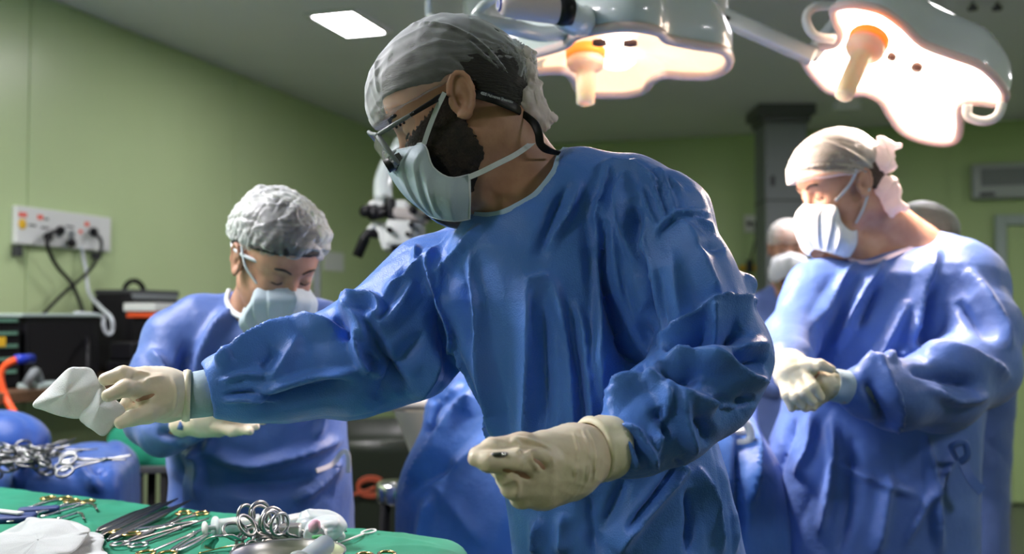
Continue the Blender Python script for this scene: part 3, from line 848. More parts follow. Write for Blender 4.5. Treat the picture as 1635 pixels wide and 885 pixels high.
# ----- face mask: traced on the surgeon, kept in head coordinates, worn by everyone
SH = Head(P(735, 174, 1.50), 180 + 0, 31)
def coons(c0, c1, d0, d1, nu, nv):
    """c0,c1: curves along u at v=0,1; d0,d1: curves along v at u=0,1"""
    def rs(c, n):
        c = np.array(spline(c, 8)); L = np.concatenate([[0], np.cumsum(np.linalg.norm(np.diff(c, axis=0), axis=1))]); L /= L[-1]
        t = np.linspace(0, 1, n); return np.stack([np.interp(t, L, c[:, i]) for i in range(3)], 1)
    A, B, C, D = rs(c0, nu), rs(c1, nu), rs(d0, nv), rs(d1, nv)
    u = np.linspace(0, 1, nu)[:, None, None]; v = np.linspace(0, 1, nv)[None, :, None]
    S = (1 - v) * A[:, None] + v * B[:, None] + (1 - u) * C[None] + u * D[None]
    S -= (1 - u) * (1 - v) * A[0] + u * (1 - v) * A[-1] + (1 - u) * v * B[0] + u * v * B[-1]
    return S
def Lp(px, py, d): return SH.loc(P(px, py, d))
mt = [Lp(749, 279, 1.436), Lp(718, 284, 1.420), Lp(691, 266, 1.424), Lp(677, 230, 1.434), Lp(652, 236, 1.462), Lp(634, 240, 1.50)]
mbt = [Lp(749, 350, 1.448), Lp(728, 353, 1.440), Lp(708, 351, 1.446), Lp(692, 347, 1.466), Lp(684, 343, 1.50)]
mc = [Lp(634, 240, 1.50), Lp(618, 266, 1.50), Lp(628, 290, 1.50), Lp(650, 318, 1.50), Lp(684, 343, 1.50)]
ms = [Lp(749, 279, 1.436), Lp(750, 314, 1.430), Lp(749, 350, 1.448)]
mt[-1][1] = mbt[-1][1] = 0
for q in mc: q[1] = 0
NU, NV = 64, 26
HALF = coons(mt, mbt, ms, mc, NU, NV)
uu = np.linspace(0, 1, NU)[:, None]; vv = np.linspace(0, 1, NV)[None, :]
bul = np.sin(np.pi * np.clip(uu * .95, 0, 1)) * np.sin(np.pi * vv) * .012
HALF[..., 1] += bul
saw = np.zeros((NU, NV))
for c, w, a in ((.16, .10, .004), (.36, .16, .007), (.56, .16, .008), (.74, .13, .006)):
    cc = c + (vv - .5) * .10; d = (uu - cc) / w
    saw += np.where((d > 0) & (d < 1), (1 - d) * a, 0) + np.where((d <= 0) & (d > -.18), (1 + d / .18) * a, 0)
saw *= np.clip(np.sin(np.pi * vv) * 1.6 + .12, 0, 1)
HALF[..., 1] += saw * .9; HALF[..., 0] += saw * .5
HALF[..., 1] = np.where(uu > .98, np.maximum(HALF[..., 1] * 0, 0), HALF[..., 1])
def face_mask(h, parent, m, sm, ties=True, s=(1, 1, 1)):
    H = HALF * np.array(s)
    V = []; N2 = 2 * NU - 1
    for i in range(NU): V += [H[i, j] for j in range(NV)]
    for i in range(NU - 2, -1, -1): V += [H[i, j] * (1, -1, 1) for j in range(NV)]
    V = np.array(V) @ h.R.T + h.o
    Fc = [(i * NV + j, i * NV + j + 1, (i + 1) * NV + j + 1, (i + 1) * NV + j) for i in range(N2 - 1) for j in range(NV - 1)]
    g = MB(); g.add(V, Fc); o = g.build('face_mask', m, parent, True, solid=.0016)
    g = MB()
    for q in (1, -1):
        g.tube([(H[0, j] * (1, q, 1)) @ h.R.T + h.o for j in range(NV)], .0022, 6)
    for edge in (0, NV - 1):
        a = [(H[i, edge]) @ h.R.T + h.o for i in range(0, NU, 3)] + [(H[i, edge] * (1, -1, 1)) @ h.R.T + h.o for i in range(NU - 2, -1, -3)]
        g.tube(a, .0015, 6)
    b = g.build('hem', sm, o, True)
    return o
def eye_details(h, parent, hairm):
    for q in (1, -1):
        g = MB(); g.tube(spline([h.w(.0985, q * .013, .026), h.w(.0965, q * .028, .033), h.w(.085, q * .045, .030)], 4), [.0030] * 4 + [.0045] * 4 + [.002], 8, flat=.6)
        g.build('eyebrow', hairm, parent, True)
        g = MB(); g.tube(spline([h.w(.0865, q * .020, -.001), h.w(.0905, q * .031, -.003), h.w(.084, q * .043, -.001)], 4), .0014, 6)
        g.build('eyelashes', M['hair'], parent, True)
def glove_mesh(name, prims, parent, m, pad, h=.0022, strokes=(), crum=.0012, seed=1):
    pts = pad; lo, hi = bounds(pts, .07)
    V, fs = sdfmesh(prims, lo, hi, h)
    if strokes: V = fold(V, fs, strokes, .05)
    V = crumple(V, fs, crum, 60, seed)
    return meshobj(name, V, fs, m, parent)
def feet(parent, xs, y, hd, m):
    for i, x in enumerate(xs):
        V, fs = sdfmesh([ell((x + hd[0] * .05, y + hd[1] * .05, .05), (.055, .055, .05), None, .04), ell((x + hd[0] * .13, y + hd[1] * .13, .035), (.052, .052, .035), None, .06)], (x - .2, y - .2, -.0), (x + .25, y + .25, .14), .008)
        meshobj('shoe', V, fs, m, parent)
def legs(cx, cy, zt, sp=.09):
    out = []
    for q in (-1, 1):
        out += [cone((cx + q * sp, cy, zt), (cx + q * sp, cy, .48), .085, .06, .05), cone((cx + q * sp, cy, .48), (cx + q * sp, cy, .08), .058, .04, .03)]
    return out
def gown_rows(rows, dep):
    out = []
    for (py, l, r, d, hd) in rows:
        a, b = P(l, py, d), P(r, py, d); out.append(((a[2] + b[2]) / 2, (a[0] + b[0]) / 2, d, (b[0] - a[0]) / 2, hd, 0.0))
    return out
def build_gown(name, prims, lo, hi, h, m, parent, strokes=(), crum=(.004, 9), seed=0, cmask=None):
    V, fs = sdfmesh(prims, lo, hi, h)
    V = crumple(V, fs, crum[0], crum[1], seed)
    if strokes: V = fold(V, fs, strokes)
    o = meshobj(name, V, fs, m, parent)
    return o, bvh_of(V, fs)

# ================================================================= the surgeon
def surgeon():
    bx = P(1000, 885, 1.60)[0]
    T = empty('person', 'surgeon in blue gown, gauze cap and magnifying glasses reaching left with a white gauze', 'person', (bx, 1.62, 0))
    h = SH
    torso_in = sections(gown_rows([(340, 790, 1020, 1.57, .06), (400, 770, 1000, 1.59, .08), (480, 770, 1000, 1.60, .085), (650, 840, 1060, 1.62, .09), (885, 880, 1120, 1.62, .10)], 0) + [(.85, bx, 1.62, .15, .12, 0)], .03)
    hand_r = lambda g=0: [cone(P(300, 633, 1.49), P(258, 630, 1.475), .032 + g, .036 + g, .01), cone(P(262, 618, 1.47), P(228, 606, 1.455), .024 + g, .017 + g, .02), cone(P(262, 634, 1.46), P(228, 626, 1.44), .026 + g, .017 + g, .018), cone(P(262, 645, 1.48), P(232, 645, 1.465), .024 + g, .015 + g, .018),
        cone(P(230, 604, 1.455), P(196, 598, 1.43), .0135 + g, .0115 + g, .006), cone(P(196, 598, 1.43), P(168, 606, 1.42), .0115 + g, .0088 + g, .004),
        cone(P(230, 625, 1.44), P(200, 620, 1.415), .0140 + g, .0120 + g, .006), cone(P(200, 620, 1.415), P(173, 632, 1.405), .0120 + g, .0088 + g, .004),
        cone(P(234, 646, 1.465), P(208, 640, 1.45), .0125 + g, .0105 + g, .006), cone(P(208, 640, 1.45), P(192, 658, 1.445), .0105 + g, .0085 + g, .004),
        cone(P(240, 658, 1.485), P(216, 660, 1.48), .0110 + g, .0095 + g, .006), cone(P(216, 660, 1.48), P(202, 672, 1.475), .0095 + g, .0078 + g, .004),
        cone(P(268, 650, 1.46), P(236, 662, 1.43), .0165 + g, .0130 + g, .012), cone(P(236, 662, 1.43), P(210, 668, 1.415), .0130 + g, .0112 + g, .004), cone(P(210, 668, 1.415), P(193, 675, 1.41), .0112 + g, .009 + g, .004)]
    hand_l = lambda g=0: [cone(P(975, 717, 1.28), P(915, 733, 1.245), .031 + g, .035 + g, .01), cone(P(915, 722, 1.245), P(872, 728, 1.225), .032 + g, .029 + g, .02), cone(P(915, 748, 1.24), P(868, 762, 1.22), .032 + g, .031 + g, .02), cone(P(905, 765, 1.24), P(862, 780, 1.225), .022 + g, .024 + g, .02),
        cone(P(888, 716, 1.225), P(832, 712, 1.195), .0175 + g, .0150 + g, .012), cone(P(832, 712, 1.195), P(786, 717, 1.175), .0150 + g, .0122 + g, .006), cone(P(786, 717, 1.175), P(761, 727, 1.168), .0122 + g, .0095 + g, .005),
        cone(P(870, 742, 1.20), P(818, 740, 1.165), .0175 + g, .0150 + g, .008), cone(P(818, 740, 1.165), P(780, 738, 1.155), .0150 + g, .0115 + g, .005), cone(P(780, 738, 1.155), P(759, 733, 1.158), .0110 + g, .0085 + g, .004),
        cone(P(866, 765, 1.20), P(812, 757, 1.172), .0165 + g, .0150 + g, .006), cone(P(812, 757, 1.172), P(797, 750, 1.19), .0140 + g, .0110 + g, .004),
        cone(P(866, 782, 1.205), P(819, 777, 1.18), .0160 + g, .0145 + g, .006), cone(P(819, 777, 1.18), P(806, 764, 1.20), .0135 + g, .0110 + g, .004),
        cone(P(872, 792, 1.215), P(832, 794, 1.195), .0150 + g, .0130 + g, .006), cone(P(832, 794, 1.195), P(818, 783, 1.21), .0125 + g, .010 + g, .004)]
    arm_l = chain([(1060, 370, 1.47, 52), (1138, 585, 1.41, 44), (985, 716, 1.285, 30)], .02)
    arm_r = chain([(770, 430, 1.60, 50), (600, 570, 1.585, 42), (300, 633, 1.49, 28)], .02)
    neck = [cone(P(776, 205, 1.505), P(838, 335, 1.55), .060, .070, .03), cone(P(790, 205, 1.50), P(850, 290, 1.55), .045, .055, .03), cone(P(760, 250, 1.47), P(800, 330, 1.50), .016, .018, .03), cone(P(838, 335, 1.55), P(1040, 350, 1.50), .055, .05, .05)]
    body = h.features() + neck + [torso_in] + arm_l + arm_r + grow(hand_r(), -.0018) + grow(hand_l(), -.0018) + legs(bx, 1.62, .9)
    V, fs = sdfmesh(body, (-1.0, 1.1, 0.02), (.5, 1.78, 1.85), .0030)
    meshobj('body', V, fs, M['skin'], T)
    # finer head over the same shape is not needed: ears and nose carry at this size
    feet(T, (bx - .1, bx + .1), 1.62, (-1, -.2), M['black'])
    eye_details(h, T, M['hair'])
    # hair and beard
    hp = capcut([h.E((-.010, 0, .042), (.102, .080, .086)), h.E((-.035, 0, .010), (.075, .072, .082), .03), h.E((.045, 0, .05), (.045, .060, .050), .03)], h, .028, 1.25, .42)
    def hairf(p):
        d = hp(p); e = evaluate([h.E((-.002, .085, -.004), (.030, .03, .040)), h.E((-.002, -.085, -.004), (.030, .03, .040))], p)
        return np.maximum(d, -e)
    lo, hi = bounds([h.o], .18); V, fs = sdfmesh(hairf, lo, hi, .003); V = crumple(V, fs, .0015, 60, 4); meshobj('hair', V, fs, M['hair'], T)
    fg = h.face(.0050)
    def beardf(p):
        d = evaluate(fg, p); L = (p - h.o.astype(np.float32)) @ h.R.astype(np.float32)
        q = np.maximum(-(L[:, 0] - .006), L[:, 2] - (.010 - .25 * (L[:, 0] - .02)))
        q = np.maximum(q, -.118 - L[:, 2])
        s2 = L[:, 0] + L[:, 2] * .55 - .10 + .09
        q = np.maximum(q, -(L[:, 0] + .014 + (L[:, 2] + .07) * .12 - .006) )
        q = q + .0016 * np.sin(L[:, 2] * 700 + 2 * np.sin(L[:, 0] * 500)) + .0014 * np.sin(L[:, 0] * 900 + L[:, 2] * 420)
        return np.maximum(d, q)
    V, fs = sdfmesh(beardf, lo, hi, .0018); V = crumple(V, fs, .0012, 90, 5); meshobj('beard', V, fs, M['beard'], T)
    # cap
    capp = [h.E((.000, 0, .048), (.109, .087, .093)), h.E((.055, 0, .045), (.064, .068, .064), .03), h.E((-.055, 0, .022), (.06, .062, .06), .03), h.Cn((-.08, 0, .012), (-.118, .004, .012), .040, .016, .03)]
    cf = capcut(capp, h, .026, .80, .10)
    V, fs = sdfmesh(cf, lo, hi, .0028)
    kn = h.w(-.118, .004, .012); N = normals(V, fs); L = h.loc(V)
    r = np.linalg.norm(L - (-.118, .0, .012), axis=1); ang = np.arctan2(L[:, 2] - .012, L[:, 1] * 1.0 + 1e-6) ; ang2 = np.arctan2(L[:, 2] - .012, L[:, 0] + .118)
    D = .0022 * np.sin(ang2 * 34 + 3 * np.sin(ang2 * 7 + L[:, 1] * 30)) * np.exp(-r / .07) * (r > .02)
    V = (V + N * D[:, None]).astype(np.float32)
    V = crumple(V, fs, .0035, 26, 8, n=7)
    V = fold(V, fs, [(2.2, 5, 5, [(612, 48), (660, 38), (715, 42), (765, 68), (800, 105), (826, 140)]), (2, 7, 7, [(596, 180), (640, 165), (690, 150), (760, 145), (826, 150)]), (2.4, 5, 9, [(600, 197), (640, 180), (680, 160), (712, 148)]), (-2, 7, 7, [(720, 90), (770, 118), (820, 144)]), (2, 5, 5, [(690, 110), (760, 128), (822, 146)]), (1.8, 5, 5, [(740, 60), (790, 105), (824, 140)]), (1.5, 5, 5, [(606, 70), (600, 110), (604, 150)])], .06)
    cap = meshobj('surgical_cap', V, fs, M['cap'], T)
    k1 = [cone(P(822, 140, 1.50), P(838, 116, 1.49), .008, .017, .006), cone(P(838, 116, 1.49), P(834, 86, 1.48), .015, .011, .01), cone(P(838, 118, 1.49), P(847, 86, 1.49), .014, .006, .01), cone(P(824, 145, 1.50), P(844, 160, 1.49), .012, .023, .006), cone(P(844, 160, 1.49), P(866, 186, 1.485), .022, .013, .01), cone(P(842, 150, 1.49), P(858, 134, 1.495), .018, .008, .01), cone(P(862, 180, 1.485), P(879, 186, 1.485), .012, .005, .01), cone(P(862, 184, 1.485), P(868, 199, 1.485), .012, .005, .01), cone(P(850, 165, 1.49), P(830, 175, 1.50), .014, .008, .01)]
    lo2, hi2 = bounds([P(845, 140, 1.49)], .10); V, fs = sdfmesh(k1, lo2, hi2, .0018); V = crumple(V, fs, .009, 36, 3, n=8); V = crumple(V, fs, .003, 90, 6)
    meshobj('cap_knot', V, fs, M['capknot'], cap)
    # mask
    mk = face_mask(h, T, M['mask'], M['strap_w'])
    ribbon('tie', [P(677, 230, 1.428), P(684, 208, 1.420), P(697, 175, 1.412), P(710, 148, 1.405)], .0065, M['strap_w'], mk)
    ribbon('tie', [P(749, 283, 1.432), P(768, 275, 1.425), P(790, 264, 1.425), P(825, 246, 1.445), P(852, 226, 1.478), P(862, 212, 1.50)], .0075, M['strap_w'], mk)
    ribbon('tie', [P(842, 182, 1.485), P(858, 196, 1.48), P(848, 208, 1.48), P(856, 222, 1.485)], .006, M['strap_w'], mk)
    # glasses
    G = bpy.data.objects.new('eyeglasses', None); COL.objects.link(G); G.parent = T; G.location = (0, 0, 0); G.matrix_parent_inverse = Matrix.Translation(T.location).inverted()
    def far(px, py): a = h.loc(P(px, py, 1.418)); a[1] = -a[1]; return h.w(*a)
    fr = [(603, 216), (620, 240), (637, 262)]
    g = MB(); g.tube([P(604, 215, 1.418), P(630, 199, 1.412), P(662, 180, 1.405)], [.0045, .0048, .0042], 8, flat=.7); g.tube([P(x, y, 1.418) for x, y in fr], [.004, .0036, .0026], 8)
    g.tube([far(604, 215), far(662, 180)], .0033, 8); g.tube([far(x, y) for x, y in fr], .0025, 8)
    g.tube(spline([P(603, 215, 1.418), P(594, 214, 1.45), P(590, 213, 1.50), far(594, 214), far(603, 215)], 5), .0028, 8)
    g.build('frame', M['grey'], G, True)
    g = MB(); 
    for k in range(3): g = MB(); g.lathe(P(633 + k * 6, 203 - k * 3.4, 1.4075), [(0, -.0008), (.0019, -.0006), (.002, .001)], (0, 1, 0), 10); g.build('rivet', M['black'], G, True)
    def lens(q):
        pl = [(607, 217), (640, 199), (660, 187), (661, 206), (651, 222), (650, 236), (639, 258)]
        f = (lambda x, y: P(x, y, 1.416)) if q > 0 else far
        g = MB(); pts = spline([f(x, y) for x, y in pl], 4, True); g.prism(pts, (0, .0015, 0)); return g.build('side_lens', M['glass'], G)
    lens(1); lens(-1)
    g = MB(); A = []; nn = 16
    for i in range(nn + 1):
        t = i / nn; bul = math.sin(math.pi * t)
        a0 = P(603, 214, 1.418) * (1 - t) + far(603, 214) * t + h.R[:, 0] * .016 * bul; a1 = P(638, 262, 1.418) * (1 - t) + far(638, 262) * t + h.R[:, 0] * .016 * bul
        A += [a0, a1]
    g.add(A, [(2 * i, 2 * i + 1, 2 * i + 3, 2 * i + 2) for i in range(nn)]); g.build('front_lens', M['glass'], G, True, solid=.0015)
    g = MB(); f_ = h.R[:, 0]
    for dd in (1.455, 1.545):
        c = P(634, 256, dd); g = MB(); g.tube([c - f_ * .008, c + f_ * .018], [.0085, .0105], 16); g.build('magnifier', M['black'], G, True)
    wv = lambda p: (0, -1, .15)
    hb = [P(655, 184, 1.402), P(690, 163, 1.405), P(708, 153, 1.415), P(735, 149, 1.430), P(762, 151, 1.418), P(790, 158, 1.418), P(815, 168, 1.435), P(832, 178, 1.47), P(838, 184, 1.50)]
    def rb(pts, ws, m, nm, par):
        pts = [np.array(p) for p in pts]; g = MB(); g.tube(spline(pts, 6), list(np.interp(np.linspace(0, 1, (len(pts) - 1) * 6 + 1), np.linspace(0, 1, len(ws)), ws)), 12, flat=.28, up=(0, -1, 0)); return g.build(nm, m, par, True)
    # tube(): u = 'up' flattened axis faces the camera side
    rb(hb, [.003, .004, .005, .0062, .008, .0085, .008, .005], M['black'], 'head_strap', G)
    rb([P(833, 180, 1.47), P(852, 196, 1.455), P(860, 213, 1.45), P(863, 230, 1.455), P(875, 240, 1.46), P(893, 245, 1.48)], [.0045, .006, .006, .006, .004], M['black'], 'strap_tail', G)
    cu = bpy.data.curves.new('strap_text', 'FONT'); cu.body = '4000 Hahnemm Sheemsto'; cu.size = .0062; cu.extrude = .0001
    to = bpy.data.objects.new('strap_text', cu); COL.objects.link(to)
    a, b = P(767, 150.5, 1.3985), P(819, 165, 1.424); dx = (b - a); L0 = np.linalg.norm(dx); dx /= L0; up = np.array((0, 0, 1.0)); nn_ = np.cross(dx, up); nn_ /= np.linalg.norm(nn_); up = np.cross(nn_, dx)
    mm = Matrix(((dx[0], up[0], nn_[0], a[0]), (dx[1], up[1], nn_[1], a[1]), (dx[2], up[2], nn_[2], a[2]), (0, 0, 0, 1)))
    dg = bpy.context.evaluated_depsgraph_get(); me = bpy.data.meshes.new_from_object(to.evaluated_get(dg)); bpy.data.objects.remove(to)
    w_ = max(v.co.x for v in me.vertices)
    me.transform(mm @ Matrix.Diagonal((L0 / w_, 1, 1, 1))); me.materials.clear(); me.materials.append(M['strap_w'])
    to = bpy.data.objects.new('strap_text', me); COL.objects.link(to); to.parent = G; to.matrix_parent_inverse = world_of(G).inverted()
    # gown
    gp = [sections(gown_rows([(318, 800, 1010, 1.56, .06), (345, 755, 1060, 1.56, .10), (400, 716, 1085, 1.565, .135), (480, 706, 1090, 1.575, .15), (560, 738, 1105, 1.58, .16), (650, 778, 1125, 1.59, .165), (750, 802, 1155, 1.60, .17), (885, 818, 1185, 1.61, .18)], 0) + [(.75, bx + .01, 1.62, .19, .19, 0), (.42, bx + .02, 1.62, .22, .21, 0)], .03)]
    gp += chain([(900, 305, 1.555, 55), (1000, 324, 1.52, 68), (1058, 352, 1.475, 76)], .05)
    gp += chain([(772, 385, 1.51, 40), (850, 360, 1.495, 42), (905, 300, 1.50, 42), (925, 275, 1.53, 36)], .04)
    gp += chain([(1058, 355, 1.47, 76), (1092, 450, 1.44, 82), (1140, 560, 1.41, 88)], .02)
    gp += chain([(1140, 580, 1.405, 88), (1120, 610, 1.385, 88), (1060, 660, 1.345, 82), (1012, 700, 1.31, 60), (988, 716, 1.288, 47)], .02)
    gp += chain([(1165, 495, 1.44, 30), (1190, 455, 1.45, 20)], .02)
    gp += chain([(745, 440, 1.61, 80), (700, 470, 1.61, 92), (640, 538, 1.595, 100), (560, 576, 1.57, 87), (450, 601, 1.535, 68), (385, 612, 1.515, 56), (350, 617, 1.503, 44)], .03)
    gp += [neg(ell(P(778, 228, 1.49), (.106, .125, .106), None, .008)), neg(ell(P(300, 631, 1.49), (.046, .050, .046), None, .006))]
    stk = [
        # boundary of the front panel over the far sleeve
        (16, 40, 9, [(700, 395), (684, 432), (708, 492), (756, 594), (788, 690), (802, 760)]),
        (-14, 22, 30, [(690, 470), (735, 600), (775, 690)]),
        (11, 14, 16, [(752, 400), (756, 440), (768, 495), (777, 570), (797, 654), (806, 720), (818, 800)]),
        (-6, 14, 30, [(735, 430), (745, 500), (760, 570)]),
        (6, 10, 30, [(838, 447), (878, 437)]), (9, 12, 34, [(841, 450), (846, 540), (845, 640), (846, 700), (850, 780)]), (-9, 26, 26, [(865, 470), (868, 600), (866, 700)]),
        (8, 14, 14, [(880, 440), (902, 520), (912, 600), (918, 700)]), (9, 18, 14, [(921, 480), (932, 545), (941, 640), (945, 720)]), (-10, 24, 24, [(905, 500), (925, 620), (930, 700)]),
        (14, 40, 16, [(950, 335), (956, 400), (957, 470), (956, 560), (962, 640)]), (-26, 16, 40, [(962, 350), (968, 440), (988, 510), (1018, 570), (1035, 610)]),
        (14, 26, 16, [(998, 280), (996, 330), (1005, 380), (1018, 420), (1028, 450)]), (-14, 16, 18, [(1014, 330), (1012, 385), (1024, 440)]),
        (-13, 20, 14, [(1022, 400), (1024, 470), (1036, 530), (1048, 560)]),
        (5, 8, 14, [(1046, 370), (1074, 344), (1100, 340), (1133, 340)]), (-4, 8, 8, [(1052, 378), (1080, 352), (1128, 350)]),
        (5, 6, 6, [(1062, 352), (1052, 320), (1040, 290)]), (4, 5, 5, [(1050, 362), (1034, 330), (1025, 300)]), (5, 7, 7, [(1078, 345), (1070, 310), (1050, 280)]),
        (11, 26, 40, [(1080, 344), (1100, 380), (1120, 420), (1138, 460), (1152, 490)]), (6, 14, 14, [(1086, 344), (1110, 352), (1140, 372)]), (-4, 16, 16, [(1108, 405), (1134, 396), (1160, 396)]),
        (13, 9, 36, [(1042, 546), (1075, 538), (1100, 520), (1134, 487), (1170, 484), (1214, 478)]), (-14, 20, 20, [(1060, 560), (1110, 540), (1130, 520)]),
        (12, 34, 12, [(1134, 486), (1140, 520), (1144, 565)]), (12, 22, 40, [(1044, 590), (1090, 572), (1144, 566), (1190, 556), (1226, 548)]), (-17, 24, 30, [(1100, 560), (1150, 545), (1185, 520)]),
        (12, 22, 34, [(1110, 566), (1150, 582), (1190, 600), (1226, 612)]), (-16, 26, 26, [(1160, 566), (1195, 575), (1222, 582)]), (-15, 26, 30, [(1135, 640), (1160, 655), (1185, 655), (1205, 635)]),
        (13, 30, 20, [(966, 660), (990, 630), (1022, 605), (1062, 610)]), (12, 16, 30, [(1062, 610), (1088, 630), (1130, 645), (1180, 656), (1215, 648)]), (-13, 26, 22, [(1050, 590), (1085, 600), (1120, 600)]),
        (9, 14, 20, [(1064, 612), (1066, 650), (1052, 690), (1040, 730)]), (9, 18, 18, [(1085, 634), (1096, 680), (1108, 725)]), (-12, 20, 20, [(1050, 650), (1060, 680), (1055, 700)]), (-9, 18, 18, [(1110, 665), (1130, 690), (1130, 715)]),
        (8, 10, 10, [(990, 680), (1015, 690), (1030, 715), (1050, 750)]), (7, 9, 9, [(1000, 700), (1010, 725), (1015, 750)]), (-6, 9, 9, [(995, 690), (1012, 708), (1022, 738)]),
        # trunk below the elbow
        (14, 16, 34, [(1100, 740), (1060, 790), (1010, 850), (990, 885)]), (-12, 26, 10, [(1085, 735), (1045, 790), (1000, 845)]), (9, 14, 18, [(1112, 745), (1135, 800), (1150, 885)]), (-10, 20, 16, [(1100, 780), (1105, 830), (1098, 885)]), (7, 10, 12, [(1150, 740), (1165, 800), (1172, 885)]),
        (8, 20, 20, [(900, 820), (898, 885)]), (-8, 26, 26, [(940, 790), (950, 885)]), (9, 18, 18, [(860, 830), (858, 885)]), (-7, 20, 20, [(1000, 760), (985, 800), (960, 850)]),
        # far sleeve
        (13, 30, 30, [(545, 492), (566, 510), (580, 530), (578, 548)]), (13, 12, 30, [(346, 580), (400, 552), (470, 524), (530, 520), (548, 528)]), (-12, 16, 20, [(535, 505), (552, 522), (556, 545)]), (11, 12, 22, [(540, 490), (590, 478), (606, 486), (608, 504), (588, 510)]),
        (10, 14, 24, [(596, 500), (612, 520), (640, 490), (664, 450)]), (-15, 18, 20, [(590, 515), (606, 560), (640, 610), (655, 622)]), (10, 14, 14, [(565, 525), (570, 560), (585, 590), (620, 598)]), (-10, 16, 16, [(580, 560), (600, 580), (585, 600)]),
        (10, 12, 26, [(400, 636), (440, 618), (500, 600), (545, 596), (575, 590)]), (-11, 12, 24, [(410, 645), (470, 625), (530, 610), (560, 612)]), (7, 30, 30, [(480, 540), (455, 575), (430, 610)]), (-6, 24, 24, [(440, 560), (420, 590)]),
        (6, 8, 8, [(356, 640), (400, 636), (450, 645)]), (-6, 7, 7, [(356, 632), (400, 628), (440, 632)]), (6, 8, 8, [(352, 610), (385, 600), (420, 600)]), (7, 10, 22, [(345, 585), (356, 580), (372, 570)]),
        (11, 20, 24, [(690, 400), (665, 430), (640, 455), (612, 480)]), (-9, 12, 14, [(676, 405), (655, 432), (632, 450)]), (7, 10, 12, [(668, 392), (664, 420), (650, 440)]), (-8, 30, 30, [(680, 530), (640, 580), (600, 640)]), (7, 20, 20, [(700, 560), (690, 600), (660, 640)]),
        # shoulders and back
        (9, 16, 16, [(925, 290), (900, 350), (870, 400)]), (-8, 20, 20, [(905, 300), (880, 360), (860, 410)]), (7, 14, 14, [(770, 360), (735, 400), (700, 440)]), (8, 12, 20, [(960, 262), (1010, 272), (1060, 300)]), (6, 10, 10, [(1000, 262), (1050, 280), (1090, 306)]), (7, 16, 16, [(975, 270), (965, 310), (952, 340)]),
        (5, 26, 26, [(1075, 400), (1080, 460), (1090, 510)]), (-4, 20, 20, [(1050, 430), (1056, 490), (1066, 530)]),
    ]
    gown, bv = build_gown('surgical_gown', gp, (-.52, 1.1, .40), (.52, 1.84, 1.62), .0033, M['gown'], T, stk, (.0036, 12), 2)
    # collar binding
    pts = []
    cx_, cy_ = 778, 226
    for an in np.linspace(100, 5, 12):
        a_ = math.radians(an); last = None
        for rr_ in range(170, 90, -1):
            x_, y_ = cx_ + rr_ * math.cos(a_), cy_ + rr_ * math.sin(a_); p_ = hit(bv, x_, y_, .0015)
            if p_ is None or (last is not None and abs(p_[1] - last[1]) > .010): break
            last = p_
        if last is not None: pts.append(last)
    pts = [p for p in pts if p is not None]
    if len(pts) > 3: ribbon('collar_binding', pts, .008, M['binding'], gown, (-.2, -1, .3), .0018)
    ribbon('back_tie', [P(885, 250, 1.62), P(910, 243, 1.62), P(940, 242, 1.60), P(965, 248, 1.57)], .012, mat('pale_tie', (.50, .55, .68), .6), gown, (0, -.4, 1), .0015)
    # cuffs and gloves
    g = MB(); a, b = P(356, 624, 1.505), P(298, 633, 1.49); g.tube([a, a * .5 + b * .5, b], [.033, .0335, .032], 28, cap=False); kc = g.build('knit_cuff', M['knit'], T, True, solid=.002)
    g = MB(); 
    for t in (.02,): g.tube([(a + (b - a) * t) + .034 * (math.cos(x) * np.array((0.05, 1, 0)) + math.sin(x) * np.array((0.12, 0, 1))) for x in np.linspace(0, 2 * math.pi, 30)[:-1]], .0016, 6, True)
    g.build('yellow_hem', M['latex_p'], kc, True)
    g1 = glove_mesh('glove', hand_r(), T, M['latex'], [P(*q) for q in ((310, 630, 1.49), (165, 600, 1.42), (190, 680, 1.43))], .0020, [(1.6, 3, 3, [(300, 605), (298, 635), (300, 662)]), (2.0, 10, 10, [(262, 602), (240, 606), (228, 612)]), (-2, 8, 8, [(250, 628), (225, 640), (205, 645)]), (1.2, 4, 4, [(275, 603), (282, 630), (276, 660)]), (1.5, 6, 6, [(240, 598), (215, 594)])], .0010)
    g = MB(); c0, c1 = P(304, 632, 1.491), P(292, 632, 1.488)
    g.tube([c0, c0 * .5 + c1 * .5, c1], [.0350, .0368, .0350], 28, cap=False); g.build('rolled_edge', M['latex_p'], g1, True, solid=.003)
    g2 = glove_mesh('glove', hand_l(), T, M['latex'], [P(*q) for q in ((980, 720, 1.28), (745, 700, 1.15), (850, 815, 1.22))], .0020, [(2.5, 10, 12, [(815, 701), (828, 712), (826, 725)]), (3.0, 8, 14, [(832, 728), (855, 722), (874, 730), (884, 745)]), (-2.5, 8, 8, [(845, 728), (862, 738), (872, 752)]), (2.0, 6, 6, [(842, 727), (852, 742), (860, 752)]), (1.2, 3, 3, [(915, 692), (922, 720), (918, 770)]), (1.5, 3, 3, [(930, 688), (940, 720), (938, 770)]), (1.2, 3, 3, [(938, 686), (950, 720), (948, 768)]), (2.2, 6, 6, [(820, 700), (850, 706), (880, 718)]), (-3, 8, 8, [(800, 752), (830, 758), (850, 766)]), (2.0, 10, 10, [(816, 755), (826, 775), (822, 795)])], .0012, 5)
    g = MB(); c0, c1, c2 = P(948, 718, 1.268), P(972, 715, 1.278), P(988, 714, 1.285)
    ring = lambda c, r: c
    g.tube([P(940, 720, 1.262), c0, P(955, 717, 1.27), P(963, 716, 1.274), c1, P(980, 714, 1.282), c2], [.0350, .0405, .0375, .0400, .0385, .0375, .0345], 32, cap=False)
    o = g.build('glove_cuff', M['latex_p'], g2, True, solid=.0025)
    return T

